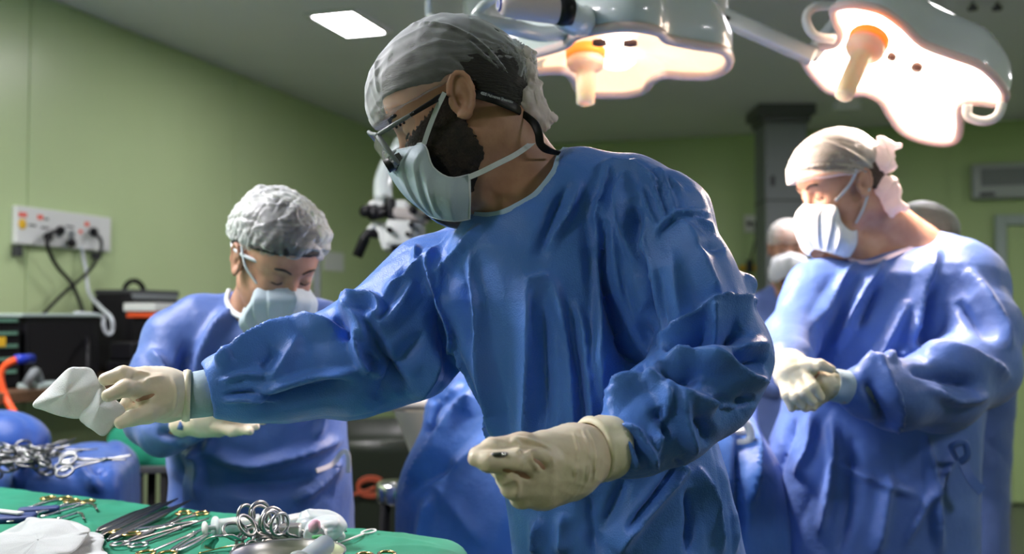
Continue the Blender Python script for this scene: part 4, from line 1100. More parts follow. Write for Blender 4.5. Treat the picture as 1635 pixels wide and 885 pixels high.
# ================================================================= surgical lamps
def onplane(px, py, c, n):
    o = np.array((0, 0, CAMZ)); d = P(px, py, 1.0) - o
    return o + d * (((c - o) @ n) / (d @ n))
def lamp(name, c, n, outline, label, glass, levels, hot, handle, ring_px, holes):
    """n: normal pointing up out of the dome"""
    n = np.array(n, float); n /= np.linalg.norm(n)
    t = empty(name, label, 'surgical lamp', c + n * .2, 'surgical lamps')
    O = np.array(spline([onplane(x, y, c, n) for x, y in outline], 6, True)); cc = O.mean(0); K = len(O)
    rad = (O - cc); Rm = np.linalg.norm(rad, axis=1).mean()
    def rings(lv):
        V = []; Fc = []
        for s, h in lv:
            # towards the crown the lobes melt into a circle
            mel = min(1, max(0, (1 - s) * 1.0)); 
            for r in rad:
                rr = r * (1 - mel) + r / np.linalg.norm(r) * Rm * mel
                V.append(cc + rr * s + n * h)
        for i in range(len(lv) - 1):
            for k in range(K): Fc.append((i * K + k, i * K + (k + 1) % K, (i + 1) * K + (k + 1) % K, (i + 1) * K + k))
        return V, Fc
    g = MB(); V, Fc = rings(levels); g.add(V, Fc); g.build('dome', M['lamp_shell'], t, True)
    g = MB(); g.tube([cc + r * 1.01 - n * .004 for r in rad], .011, 10, True); g.build('rim', mat(name + '_rim', (.62, .50, .48), .3, sss=.3), t, True)
    g = MB(); V, Fc = rings([(1.0, .0), (.93, .018), (.6, .035), (.25, .04), (.001, .04)]); g.add(V, Fc); go = g.build('glass', glass, t, True)
    for (x, y, rp) in hot:
        p = onplane(x, y, c - n * .002, n); r = rp
        g = MB(); g.lathe(p + n * .02, [(0, -.018), (r * .6, -.014), (r, 0.0)], n, 20); g.build('bulb', M['lamp_h'], go, True)
    for (x, y, rp) in holes:
        p = onplane(x, y, c - n * .004, n)
        g = MB(); g.lathe(p + n * .006, [(0, -.01), (rp, -.006), (rp, 0.004)], n, 16); g.build('vent', mat('vent_brown', (.10, .05, .04), .5), go, True)
    a, b = P(*handle[0]), P(*handle[1]); ax = (b - a); L = np.linalg.norm(ax); ax /= L; r = handle[2]
    g = MB(); g.lathe(a, [(0, .03), (r * 1.9, .03), (r * 2.0, .045), (r * 1.7, .055), (r * 1.05, .062), (r, .08), (r * .93, L), (r * .6, L + .004), (0, L + .004)], ax, 28); g.build('handle', M['peach'], t, True)
    g = MB(); g.lathe(a, [(0, .0), (r * 1.5, 0), (r * 2.1, .012), (r * 2.0, .030), (0, .03)], ax, 28); g.build('handle_collar', M['amber'], t, True)
    for pts in ring_px:
        g = MB(); g.tube(spline([P(*q) for q in pts], 6), .011, 10); g.build('grip_loop', M['white'], t, True)
    return t, cc, n
n1 = np.array((0.02, -.03, 1.0)); c1 = P(985, 92, 2.40)
lamp1, cc1, n1 = lamp('surgical_lamp', c1, n1, [(838, 87), (806, 92), (792, 101), (800, 110), (832, 114), (875, 111), (902, 111), (915, 122), (925, 141), (946, 148), (975, 149), (1003, 148), (1027, 142), (1039, 127), (1058, 117), (1095, 119), (1131, 118), (1155, 108), (1163, 92), (1150, 77), (1105, 69), (1064, 60), (1050, 48), (1010, 41), (962, 44), (921, 54), (905, 68), (875, 78)],
    'large lobed surgical lamp above the surgeon with a peach centre handle', M['lamp_e'], [(1.0, 0), (1.035, .012), (1.03, .05), (.96, .10), (.85, .135), (.62, .165), (.34, .18), (.001, .185)],
    [(985, 75, .032), (985, 112, .045), (1000, 52, .035)], [(935, 74, 2.38), (935, 164, 2.36), .0225], [], [(957, 72, .016), (1006, 73, .016)])
n2 = np.array((.448, .377, .81)); c2 = P(1450, 120, 2.5)
lamp2, cc2, n2 = lamp('surgical_lamp', c2, n2, [(1334, 14), (1356, 7), (1382, 9), (1412, 18), (1443, 40), (1473, 68), (1518, 86), (1564, 103), (1594, 130), (1604, 152), (1590, 163), (1562, 160), (1541, 161), (1532, 172), (1532, 200), (1526, 220), (1506, 225), (1473, 220), (1443, 207), (1424, 184), (1408, 158), (1384, 146), (1356, 147), (1326, 142), (1303, 121), (1288, 95), (1302, 77), (1334, 70), (1344, 52), (1336, 32)],
    'tilted lobed surgical lamp with blazing white face above the scrubbed-in man at right', M['lamp_e2'], [(1.0, 0), (1.03, .010), (1.03, .04), (.98, .09), (.88, .13), (.62, .16), (.34, .175), (.001, .18)],
    [(1440, 95, .035)], [(1390, 58, 2.36), (1347, 152, 2.28), .0225], [[(1332, 10, 2.50), (1300, 12, 2.48), (1287, 30, 2.47), (1300, 56, 2.46), (1332, 62, 2.47)], [(1545, 168, 2.44), (1546, 186, 2.44), (1570, 194, 2.43), (1592, 186, 2.42), (1600, 165, 2.42)]], [(1423, 93, .012), (1463, 110, .014)])
spot('lamp_beam_one', cc1 - n1 * .06, (.50, 2.38, 1.1), 110, (1, .80, .68), 150, .8, .05)
spot('lamp_beam_two', cc2 - n2 * .03, (.62, 2.30, 1.1), 60, (1, .80, .70), 130, .9, .05)
# arms of the lamps
t = empty('lamp_arm', 'white jointed ceiling arm holding the surgical lamp above the surgeon', 'lamp arm', P(1140, 0, 2.6) + (0, 0, .2), 'ceiling lamp arms')
g = MB(); a, b = P(806, 8, 2.02), P(902, 18, 2.06); ax = (b - a) / np.linalg.norm(b - a)
g.lathe(a, [(0, -.01), (.016, -.01), (.022, 0), (.0255, .02), (.0265, .06), (.0275, .10), (.0275, np.linalg.norm(b - a) * .86)], ax, 28); g.build('joint_cylinder', mat('pinkish_paint', (.60, .50, .50), .35), t, True)
g = MB(); g.lathe(a, [(0, -.014), (.014, -.013), (.0145, -.009)], ax, 24); cap_ = g.build('blue_cap', M['blue_p'], t, True)
g = MB(); g.lathe(a, [(.009, -.0148), (.0105, -.0155), (.012, -.0145)], ax, 24); g.build('white_ring_mark', M['white'], cap_, True)
g = MB(); g.lathe(b, [(.0, -.02), (.0285, -.018), (.030, 0), (.028, .014), (0, .016)], ax, 28); g.build('black_ring', M['black'], t, True)
g = MB(); g.tube(spline([P(900, 20, 2.07), P(925, 34, 2.12), P(960, 20, 2.25), P(1000, -20, 2.35)], 6), .032, 14); g.tube(spline([P(758, 26, 2.06), P(775, 6, 2.05), P(830, -30, 2.05)], 6), .010, 10)
g.tube(spline([P(758, 26, 2.06), P(770, 36, 2.06), P(818, 44, 2.10), P(860, 54, 2.18), P(900, 52, 2.25)], 6), .017, 12); g.build('elbow_tube', M['white_g'], t, True)
g = MB(); p = P(1146, 20, 2.62); g.tube([p, (p[0], p[1], 2.8)], .028, 16); g.tube([P(1000, -25, 2.36), P(1140, -20, 2.6)], .028, 14); g.lathe((p[0], p[1], 2.72), [(0, .0), (.13, 0), (.15, .03), (.15, .079)], (0, 0, 1), 32)
g.build('ceiling_pole', M['white_g'], t, True)
t = empty('lamp_arm', 'long white swing arm with small printed marks reaching right to the blazing lamp', 'lamp arm', P(1150, 20, 2.62), 'ceiling lamp arms')
g = MB(); a, b = P(1152, 26, 2.60), P(1300, 92, 2.56); dd = b - a; L = np.linalg.norm(dd); ex = dd / L; ey = np.array((0, 1, 0)) - ex[1] * ex; ey /= np.linalg.norm(ey); ez = np.cross(ex, ey); RR = np.stack([ex, ey, ez], 1)
g.box((a + b) / 2, (L, .05, .038), RR, .008); g.tube([b - ex * .01, P(1335, 40, 2.58), P(1380, -5, 2.62), P(1420, 20, 2.66)], .022, 12); g.build('arm_bar', M['white_g'], t, True)
for (x, y, w) in ((1160, 28, .018), (1270, 74, .020)):
    p = P(x, y, 2.572); g = MB(); g.box(p, (w, .003, .009), RR); g.build('printed_mark', M['darkgrey'] if x < 1200 else M['blue_p'], t)
g = MB(); g.box(P(1150, 12, 2.60), (.03, .05, .06), None, .01); g.build('arm_knuckle', M['white'], t, True)
# printed word on the dome of the near lamp
g = MB()
for k, (dx, h) in enumerate(((0, .014), (5, .008), (9, .008), (13, .010), (18, .008))):
    p = P(978 + dx, 12, 2.0); g.box(p, (.0035, .002, h))
t = empty('lamp_column_far', 'upright chrome edged pole rising behind the left side of the near lamp', 'pole', P(684, 0, 3.1))
t.name = 'ceiling_pole_stub'
g = MB(); p = P(684, 26, 3.1); g.tube([p, (p[0], p[1], 2.8)], .010, 10); g.tube([p, P(700, 30, 3.08), P(735, 33, 3.05)], .010, 10); g.lathe((p[0], p[1], 2.775), [(0, 0), (.05, 0), (.055, .024)], (0, 0, 1), 20); g.build('pole', M['white_g'], t, True)
q = PZ(785, 47, RH)
g = MB(); g.box((q[0], q[1], RH - .012), (.175, .10, .020), None, .003)
tag(g.build('strip_light', M['panel_e']), 'narrow lit ceiling strip seen between the cap and the near lamp', 'ceiling light')

# ================================================================= instrument tables
ZT = 1.0
def polyprism(pts, z0, z1, k):
    pts = np.array(pts, float); c = pts.mean(0); pl = []
    for i in range(len(pts)):
        a, b = pts[i], pts[(i + 1) % len(pts)]; e = b - a; nn = np.array((e[1], -e[0])); nn /= np.linalg.norm(nn)
        if nn @ (c - a) > 0: nn = -nn
        pl.append((a, nn))
    def f(p):
        d = np.maximum(z0 - p[:, 2], -1e3)
        acc = p[:, 2] - z1
        for a, nn in pl:
            e = (p[:, :2] - a) @ nn; h = np.maximum(k - np.abs(acc - e), 0) / k
            acc = np.maximum(acc, e) + h * h * k * .25
        return np.maximum(acc, d).astype(np.float32)
    return f
A_, B_, C_ = PZ(-260, 742, ZT)[:2], PZ(752, 857, ZT)[:2], PZ(775, 1010, ZT)[:2]
D_ = np.array((A_[0] - .1, C_[1]))
f = polyprism([A_, B_, C_, D_], .50, ZT, .045)
V, fs = sdfmesh(f, (D_[0] - .05, C_[1] - .05, .45), (B_[0] + .15, A_[1] + .05, ZT + .03), .0050)
V = crumple(V, fs, .0045, 10, 11, n=9)
V = fold(V, fs, [(a_, w1, w2, p_) for a_, w1, w2, p_ in ((5, 4, 8, [(100, 792), (200, 786), (280, 796), (360, 812)]), (4, 5, 7, [(0, 798), (60, 806), (90, 812)]), (5, 5, 9, [(380, 806), (470, 820), (540, 832)]), (5, 4, 8, [(560, 860), (620, 860), (700, 872)]), (5, 4, 9, [(600, 878), (660, 874), (730, 884)]), (4, 4, 7, [(0, 786), (60, 782), (120, 790)]), (5, 4, 8, [(560, 846), (630, 848), (710, 862)]), (4, 5, 6, [(150, 812), (200, 800), (240, 796)]), (4, 5, 7, [(140, 830), (150, 846)]), (4, 4, 6, [(340, 812), (380, 818), (400, 824)]))], .2)
tag(meshobj('table_cloth', V, fs, M['green']), 'green cloth spread over the instrument table in the foreground', 'cloth')
t = empty('instrument_table', 'steel instrument table hidden under the green cloth in the foreground', 'table', ((A_[0] + C_[0]) / 2, 1.5, 0))
qs = [A_ * .93 + C_ * .07, B_ * .93 + D_ * .07, C_ * .93 + A_ * .07, D_ * .93 + B_ * .07]
g = MB(); g.prism([(q[0], q[1], ZT - .045) for q in qs], (0, 0, .03)); g.build('table_top', M['steel'], t)
for q in qs:
    q = q * .95 + np.mean(qs, 0) * .05
    g = MB(); g.tube([(q[0], q[1], ZT - .045), (q[0], q[1], .06)], .014, 12); l = g.build('leg', M['steel'], t, True)
    g = MB(); g.lathe((q[0] - .012, q[1], .03), [(0, 0), (.03, 0), (.03, .024), (0, .024)], (1, 0, 0), 18); g.build('castor', M['black'], l, True)

def tz(px, py, dz=0.0): return PZ(px, py, ZT + dz)
def framez(a, b):
    """axes on the table: x from a to b, z up"""
    a, b = np.array(a), np.array(b); x = b - a; L = np.linalg.norm(x); x /= L
    y = np.cross((0, 0, 1.0), x); y /= np.linalg.norm(y); z = np.cross(x, y)
    return a, L, np.stack([x, y, z], 1)
def ringed(name, label, a, b, mr, ms, spread=.022, rr=.0125, wr=.0024, group=None, tilt=0, op=0.0):
    """scissor-handled instrument: rings at a, tip at b"""
    o, L, R = framez(a, b)
    if tilt:
        c, s = math.cos(tilt), math.sin(tilt); R = R @ np.array(((1, 0, 0), (0, c, -s), (0, s, c)))
    W = lambda x, y, z=0: o + R @ np.array((x, y, z))
    t = empty(name, label, 'surgical instrument', o, group)
    pv = L * .62
    for q in (1, -1):
        g = MB(); g.tube([W(rr * math.cos(x) * 1.25, q * spread * .75 + rr * math.sin(x)) for x in np.linspace(0, 2 * math.pi, 22)[:-1]], wr, 8, True); g.build('finger_ring', mr, t, True)
        g = MB(); g.tube(spline([W(rr * 1.2, q * spread * .62), W(L * .22, q * (.008 + op), q * .001), W(L * .45, q * (.004 + op * .5), q * .001), W(pv, 0, q * .001), W(L * .85, -q * (.0022 + op * .4), q * .0008), W(L, -q * (.0008 + op * .6), 0)], 5), list(np.linspace(.0026, .0022, 13)) + list(np.linspace(.0032, .0012, 13)), 8); g.build('shank', ms, t, True)
    g = MB(); g.lathe(W(pv, 0, -.0045), [(0, 0), (.0032, 0), (.0034, .001), (.0034, .008), (0, .009)], R[:, 2], 12); g.build('pivot_screw', ms, t, True)
    return t
def tweezers(name, label, a, b, m, w=.0045, gap=.0045, group=None):
    o, L, R = framez(a, b); W = lambda x, y, z=0: o + R @ np.array((x, y, z))
    t = empty(name, label, 'forceps', o, group)
    for q in (1, -1):
        g = MB(); g.tube(spline([W(0, 0), W(L * .12, q * gap * .9), W(L * .45, q * gap * 1.25), W(L * .8, q * gap * .6), W(L, q * gap * .18)], 5), [.0028] * 3 + [w] * 10 + list(np.linspace(w * .7, .0007, 8)), 8, flat=1.0); g.build('prong', m, t, True)
    return t
def hooked(name, label, pts, m, r=.0022, group=None):
    t = empty(name, label, 'retractor', pts[0], group)
    g = MB(); g.tube(spline(pts[:2], 6), [r * 1.5] * 7, 8, flat=.6); g.build('handle', m, t, True)
    g = MB(); g.tube(spline(pts[1:], 6), r, 8); g.build('hook', M['steel_d'], t, True)
    return t
h_ = .006
grp = 'ring-handled instruments on the green cloth'
# left group
ringed('needle_holder', 'gold-ringed instrument farthest back on the green cloth, left of the hooked probes', tz(90, 796, h_), tz(5, 826, h_), M['gold'], M['steel'], group=grp)
ringed('needle_holder', 'gold-ringed instrument just in front of the farthest one, ending beside the hooked probes', tz(127, 801, h_), tz(12, 834, h_), M['gold'], M['steel'], group=grp)
hooked('hooked_probe', 'steel hooked probe behind the white towels, the longer and farther of the two', [tz(66, 826, h_), tz(139, 804, h_), tz(149, 806, h_), tz(155, 814, h_)], M['steel'])
hooked('hooked_probe', 'short steel hooked probe closest to the white towels', [tz(92, 829, h_), tz(124, 819, h_), tz(131, 821, h_), tz(134, 829, h_)], M['steel'])
g = MB(); g.box(tz(62, 815, .006), (.07, .030, .012), rotm(math.radians(20)), .005); tag(g.build('blue_sponge', M['pad'], None, True), 'small dark blue pad beside the gold-ringed instruments behind the towels', 'pad')
g = MB(); g.box(tz(12, 828, .006), (.09, .05, .012), rotm(math.radians(15)), .005); tag(g.build('blue_sponge', M['pad'], None, True), 'dark blue pad at the left picture edge on the green cloth', 'pad')
g = MB(); g.box(tz(8, 817, .016), (.08, .014, .004), rotm(math.radians(-25)), .001); tag(g.build('white_spatula', M['white'], None, True), 'flat white spatula lying on the blue pad at the left edge', 'spatula')
# middle group: dark tweezers pointing away
grp2 = 'dark forceps laid side by side on the green cloth'
tweezers('tissue_forceps', 'dark forceps farthest left in the row on the green cloth', tz(155, 849, h_), tz(257, 803, h_), M['steel_d'], group=grp2)
tweezers('tissue_forceps', 'dark forceps second from left in the row, its tips reaching farthest back', tz(160, 856, h_), tz(284, 796, h_), M['steel_d'], .005, group=grp2)
tweezers('tissue_forceps', 'dark forceps just left of the gold-ringed needle holder', tz(172, 863, h_ + .003), tz(304, 799, h_ + .003), M['steel_d'], .005, group=grp2)
ringed('needle_holder', 'long needle holder whose gold rings point away behind the dark forceps', tz(307, 820, h_), tz(196, 868, h_), M['gold'], M['steel_d'], group=grp)
ringed('needle_holder', 'needle holder with gold rings toward the towels and copper shank', tz(200, 851, h_ + .003), tz(318, 832, h_), M['gold'], M['steel'], group=grp)
ringed('artery_clamp', 'steel-ringed clamp lying across the forceps nearest the towels', tz(206, 870, h_), tz(333, 828, h_), M['steel'], M['steel_d'], group=grp)
ringed('surgical_scissors', 'gold-ringed scissors cut off by the bottom picture edge', tz(250, 884, h_ + .002), tz(342, 836, h_), M['gold'], M['steel'], group=grp)
tweezers('tissue_forceps', 'bright thin forceps between the scissors and the steel retractor', tz(282, 880, h_), tz(338, 850, h_), M['steel'], .003, group=grp2)
# right group
hooked('hooked_probe', 'small silver angled probe to the right of the clear plastic bundle', [tz(536, 868, h_), tz(541, 850, h_), tz(548, 848, h_), tz(553, 849, h_)], M['steel'], .0016)
def loop_probe(label, a, b):
    o, L, R = framez(a, b); W = lambda x, y, z=0: o + R @ np.array((x, y, z)); t = empty('wire_loop', label, 'surgical instrument', o)
    g = MB(); g.tube([W(L - .018 + .018 * math.cos(x), .009 * math.sin(x)) for x in np.linspace(0, 6.283, 22)[:-1]], .0017, 8, True); g.build('loop', M['white'], t, True)
    g = MB(); g.tube([W(0, 0), W(L - .034, 0)], .0019, 8); g.build('shaft', M['white'], t, True)
loop_probe('white wire loop instrument lying to the right of the steel bowl', tz(540, 869, h_), tz(597, 846, h_))
ringed('surgical_scissors', 'gold-ringed scissors mostly below the bottom picture edge right of the bowl', tz(600, 886, h_), tz(650, 960, h_), M['gold'], M['steel'], group=grp)
# towels
towel = empty('towel_stack', 'stack of folded white gauze towels in the lower left corner', 'towel', tz(60, 860)); 
tl_out = [[(-60, 880), (0, 846), (30, 836), (52, 821), (74, 826), (110, 829), (133, 834), (144, 838), (132, 850), (100, 870), (40, 900), (-60, 960)],
          [(-60, 900), (20, 860), (80, 856), (120, 852), (150, 851), (163, 855), (160, 872), (172, 890), (150, 930), (40, 990), (-60, 990)]]
for k in range(8):
    j = random.Random(k); up = k >= 4; dz = .003 + k * .0052
    ol = [(x + j.uniform(-4, 4), y + j.uniform(-2, 3) + k * 1.5) for x, y in tl_out[0 if up else 1]]
    O = spline([PZ(x, y, ZT + dz) for x, y in ol], 5, True); c = np.mean(O, 0); n = len(O)
    g = MB(); Vv = []; Ff = []
    lv = [(.02, .0022), (.5, .003), (.85, .0026), (.97, .0022), (1.0, 0), (.97, -.002), (.5, -.002), (.02, -.002)]
    for s_, h in lv:
        for i, q in enumerate(O):
            wv_ = .0035 * math.sin(q[0] * 38 + k * 1.3) * s_ + .003 * math.sin(q[1] * 55 + k) * s_
            Vv.append(c + (q - c) * s_ + (0, 0, h + wv_ * (.4 + .12 * k)))
    for l in range(len(lv) - 1):
        for i in range(n): Ff.append((l * n + i, l * n + (i + 1) % n, (l + 1) * n + (i + 1) % n, (l + 1) * n + i))
    g.add(Vv, Ff); g.build('folded_towel', M['towel'], towel, True)
# steel bowl with instruments
bc = np.array((-.294, 1.362, ZT)); br = .073
t = empty('steel_bowl', 'brushed steel bowl at the bottom edge holding a clear syringe', 'bowl', bc)
g = MB(); g.lathe(bc, [(0, .004), (br * .62, .004), (br * .86, .016), (br * .97, .040), (br * .99, .050), (br * 1.03, .052), (br * 1.035, .050), (br * 1.0, .046), (br * .99, .038), (br * .88, .012), (br * .64, .0005), (0, .0005)], (0, 0, 1), 64); g.build('bowl', M['brushed'], t, True)
t.name = 'steel_bowl'
g = MB(); g.box(tz(455, 856, .018), (.05, .03, .036), rotm(.1), .004); tag(g.build('steel_box', M['brushed'], None, True), 'small brushed steel box behind the bowl', 'box')
# heap of ring handles
rnd = random.Random(7)
heap = [(392, 838, 82, 12, .030), (400, 852, 60, 30, .028), (408, 832, 95, 5, .034), (418, 838, 70, 25, .030), (424, 846, 100, -10, .028), (430, 850, 85, 15, .028), (436, 842, 75, 10, .026), (442, 852, 95, 0, .026), (384, 858, 40, 40, .018)]
lab = ['top left of the steel ring heap', 'left side of the ring heap, low in front', 'highest ring of the heap', 'middle of the ring heap', 'ring just right of the heap centre', 'front of the heap above the bowl rim', 'right shoulder of the ring heap', 'far right end of the ring heap', 'wide loop lying left of the ring heap']
for (x, y, tl, yw, hh), lb in zip(heap, lab):
    a = tz(x, y + 8, hh)
    b = a + np.array((.075 * math.cos(math.radians(yw + 180)) + .03, .09, -hh + .006))
    b = np.array((a[0] + .02 + rnd.uniform(-.02, .02), a[1] + .02, ZT + .006)); b = a + (b - a) / np.linalg.norm(b - a) * .11; b[2] = max(b[2], ZT + .006)
    b = np.array((a[0] + .05 + rnd.uniform(-.02, .03), a[1] + .085, ZT + .006))
    ringed('artery_clamp', 'steel clamp, ' + lb, a, b, M['steel_m'], M['steel_m'], .028, .0165, .0026, 'steel clamps heaped behind the bowl', math.radians(tl))
def curved_blade(name, label, pts, w, m):
    g = MB(); P3 = spline(pts, 6); V = []
    for i, p in enumerate(P3):
        t_ = P3[min(i + 1, len(P3) - 1)] - P3[max(i - 1, 0)]; s = np.cross(t_, (0, 0.3, 1)); s /= np.linalg.norm(s) + 1e-9
        V += [p - s * w, p + s * w]
    g.add(V, [(2 * i, 2 * i + 1, 2 * i + 3, 2 * i + 2) for i in range(len(P3) - 1)]); return tag(g.build(name, m, None, True, solid=.002), label, 'retractor')
curved_blade('steel_retractor', 'dark curved steel retractor blade left of the ring heap', [tz(331, 876, .01), tz(334, 868, .03), tz(345, 858, .042), tz(362, 855, .04), tz(378, 862, .03)], .010, M['steel'])
curved_blade('steel_retractor', 'long gold-tinted steel strip in front of the curved retractor blade', [tz(318, 884, .004), tz(350, 876, .006), tz(385, 870, .012)], .003, M['gold'])
# syringes and plastic bundle
def tube_thing(name, label, a, b, r, m, cap=None):
    o = np.array(a); b = np.array(b); ax = b - o; L = np.linalg.norm(ax); ax /= L; t = empty(name, label, 'syringe', o)
    g = MB(); g.lathe(o, [(0, 0), (r, 0), (r, .004), (r * .96, .006), (r * .96, L * .9), (r * .5, L * .95), (r * .25, L), (0, L)], ax, 24); g.build('barrel', m, t, True)
    g = MB(); g.lathe(o, [(0, -.002), (r * 1.35, -.002), (r * 1.35, .001), (0, .001)], ax, 24); g.build('flange', m, t, True)
    g = MB(); g.lathe(o, [(0, -.02), (r * .9, -.02), (r * .9, -.018), (r * .3, -.017), (r * .3, L * .3), (r * .9, L * .3), (r * .9, L * .34), (0, L * .34)], ax, 20); g.build('plunger', M['white'], t, True)
    return t
tube_thing('clear_syringe', 'large clear syringe lying behind the steel ring heap', tz(345, 842, .014), tz(420, 832, .014), .013, M['plastic_w'])
tube_thing('clear_syringe', 'clear syringe lying between the ring heap and the crumpled plastic', tz(452, 836, .014), tz(505, 826, .014), .013, M['plastic_w'])
tube_thing('clear_syringe', 'wide clear syringe leaning over the rim of the steel bowl', tz(478, 905, .062), tz(522, 868, .060), .014, M['plastic_w'])
gb = [ell(tz(515, 838, .020), (.036, .030, .020), None, .02), ell(tz(528, 842, .032), (.022, .022, .016), None, .02), ell(tz(498, 838, .022), (.018, .018, .016), None, .02), cone(tz(505, 850, .02), tz(500, 870, .04), .018, .015, .02), cone(tz(530, 850, .016), tz(545, 856, .012), .014, .005, .02)]
lo, hi = bounds([tz(515, 845, .02)], .10); V, fs = sdfmesh(gb, lo, hi, .0022); V = crumple(V, fs, .006, 45, 9, n=7)
t = empty('plastic_bundle', 'crumpled clear plastic bundle with pink and green bits behind the bowl', 'plastic bundle', tz(515, 845, 0))
meshobj('film', V, fs, M['plastic_w'], t)
g = MB(); g.lathe(tz(502, 842, .046), [(0, .012), (.006, .01), (.010, 0), (.006, -.008), (0, -.01)], (0.3, 0, 1), 12); g.build('pink_bit', mat('pink_cotton', (.75, .42, .55), .8), t, True)
g = MB(); g.box(tz(508, 858, .047), (.016, .012, .005), rotm(.5), .002); g.build('green_bit', mat('green_clip', (.12, .55, .20), .5), t, True)

# ================================================================= second table with blue drape
tl, tr = -430, 208
fl, fr_, nr_, nl = PZ(tl, 700, ZT)[:2], PZ(206, 712, ZT)[:2], PZ(214, 722, ZT)[:2], PZ(tl, 745, ZT)[:2]
fl = np.array((-2.6, 2.95)); fr_ = np.array((PZ(208, 714, ZT)[0], 2.95)); nr_ = np.array((PZ(212, 735, ZT)[0] + .01, 2.50)); nl = np.array((-2.6, 2.45))
V, fs = sdfmesh(polyprism([fl, fr_, nr_, nl], .42, ZT, .07), (-2.7, 2.3, .40), (fr_[0] + .2, 3.1, ZT + .05), .009)
V = crumple(V, fs, .010, 5, 21, n=6)
V = fold(V, fs, [(22, 20, 30, [(212, 712), (170, 712), (130, 716), (112, 730)]), (16, 14, 20, [(60, 742), (40, 752), (24, 780)]), (-14, 30, 30, [(150, 740), (160, 755)]), (12, 14, 20, [(115, 735), (140, 755), (160, 785)]), (10, 12, 12, [(70, 745), (100, 735), (125, 728)])], .4)
tag(meshobj('blue_table_drape', V, fs, M['drape_d']), 'blue sterile drape covering the far table at the left edge', 'drape')
t = empty('side_table', 'steel side table under the blue drape at the left', 'table', (-2.2, 2.7, 0))
g = MB(); g.box((-1.95, 2.72, ZT - .03), (1.2, .36, .03)); g.build('table_top', M['steel'], t)
for x in (-2.5, -1.4):
    for y in (2.58, 2.86):
        g = MB(); g.tube([(x, y, ZT - .04), (x, y, 0.0)], .014, 10); g.build('leg', M['steel'], t, True)
V, fs = sdfmesh([ell(P(-20, 705, 2.86), (.17, .10, .085), None, .02), ell(P(10, 702, 2.86), (.085, .08, .065), None, .04)], P(-20, 705, 2.86) - .32, P(-20, 705, 2.86) + .32, .008)
V = crumple(V, fs, .010, 10, 5); tag(meshobj('folded_drape', V, fs, M['drape_d']), 'bunched blue cloth mound behind the instrument pile at the left edge', 'drape')
rnd = random.Random(12)
spots = [(rnd.uniform(-30, 108), rnd.uniform(722, 745)) for _ in range(26)]
for i, (x, y) in enumerate(spots):
    a = PZ(x, y, ZT + .012 + .018 * rnd.random()); th = rnd.uniform(-.6, .9) + (math.pi if rnd.random() < .4 else 0)
    b = a + np.array((math.cos(th), math.sin(th) * .5, 0)) * rnd.uniform(.10, .15); b[2] += rnd.uniform(-.005, .03)
    if i == 0: a, b = PZ(62, 735, ZT + .03), P(121, 699, 2.72)
    ringed('artery_clamp', 'steel clamp in the blurred pile of instruments on the blue draped table' if i else 'long steel instrument sticking up to the right out of the pile on the blue drape', a, b, M['steel_d'] if i % 3 else M['steel_m'], M['steel_d'], .024, .015, .003, 'clamps piled on the blue draped table', rnd.uniform(0, 1.2))
# green draped stand
c = P(228, 722, 3.35)
V, fs = sdfmesh([cone(P(196, 702, 3.35), P(222, 724, 3.35), .035, .05, .04), cone(P(215, 722, 3.35), P(270, 738, 3.35), .05, .03, .04), cone(P(200, 706, 3.35), P(212, 740, 3.35), .05, .04, .04), ell(P(300, 738, 3.4), (.10, .06, .035), None, .05)], c - (.25, .2, .25), c + (.35, .25, .2), .007)
V = crumple(V, fs, .008, 9, 8); tag(meshobj('green_wrap', V, fs, M['green']), 'bunched green cloth on a stand behind the white gauze', 'cloth')
t = empty('stand', 'dark legged stand under the bunched green cloth', 'stand', (c[0], 3.4, 0))
g = MB(); zt2 = P(245, 738, 3.4)[2]; g.box((P(248, 738, 3.4)[0], 3.4, zt2 - .012), (.26, .20, .024), None, .004); g.build('stand_top', M['darkgrey'], t)
for x, y in ((226, 3.32), (246, 3.38), (276, 3.32), (270, 3.48)):
    g = MB(); xx = P(x, 738, 3.4)[0]; g.tube([(xx, y, zt2 - .02), (xx, y, 0)], .014, 8); g.build('leg', M['blackm'], t, True)

# ================================================================= patient under the drape
pd = [cone(P(1100, 640, 2.62), P(775, 632, 2.55), .17, .13, .1), cone(P(790, 632, 2.5), P(745, 740, 2.45), .12, .11, .06), cone(P(752, 650, 2.5), P(724, 800, 2.45), .085, .12, .06), cone(P(722, 800, 2.45), P(728, 960, 2.45), .125, .15, .06), cone(P(830, 800, 2.4), P(1090, 800, 2.45), .20, .24, .1), cone(P(840, 960, 2.4), P(1090, 960, 2.45), .24, .25, .15)]
V, fs = sdfmesh(pd, P(600, 1060, 2.4) * (1, 0, 1) + (0, 1.9, 0), P(1300, 560, 2.8) * (1, 0, 1) + (0, 3.1, 0), .008)
V = crumple(V, fs, .006, 5, 31, n=6)
V = fold(V, fs, [(26, 26, 22, [(778, 605), (745, 655), (712, 710), (672, 770), (640, 800)]), (-22, 18, 24, [(712, 640), (700, 670), (690, 700)]), (18, 20, 18, [(740, 612), (722, 645), (700, 700)]), (14, 16, 30, [(700, 640), (692, 660), (685, 690)]), (4, 24, 24, [(690, 770), (730, 820), (770, 870)]), (-8, 20, 20, [(640, 800), (690, 770), (730, 740)]), (6, 20, 20, [(800, 690), (760, 720), (700, 770), (660, 800)]), (8, 10, 10, [(760, 640), (750, 670)]), (12, 14, 20, [(690, 790), (680, 840), (676, 885)]),
    (14, 12, 16, [(1198, 640), (1205, 720), (1200, 800)]), (-14, 12, 12, [(1180, 700), (1184, 800), (1180, 880)])], .4)
tag(meshobj('patient_drape', V, fs, M['drape']), 'blue surgical drape over the patient on the operating table behind the surgeon', 'drape')
t = empty('operating_table', 'operating table hidden under the blue patient drape', 'table', (.25, 2.55, 0))
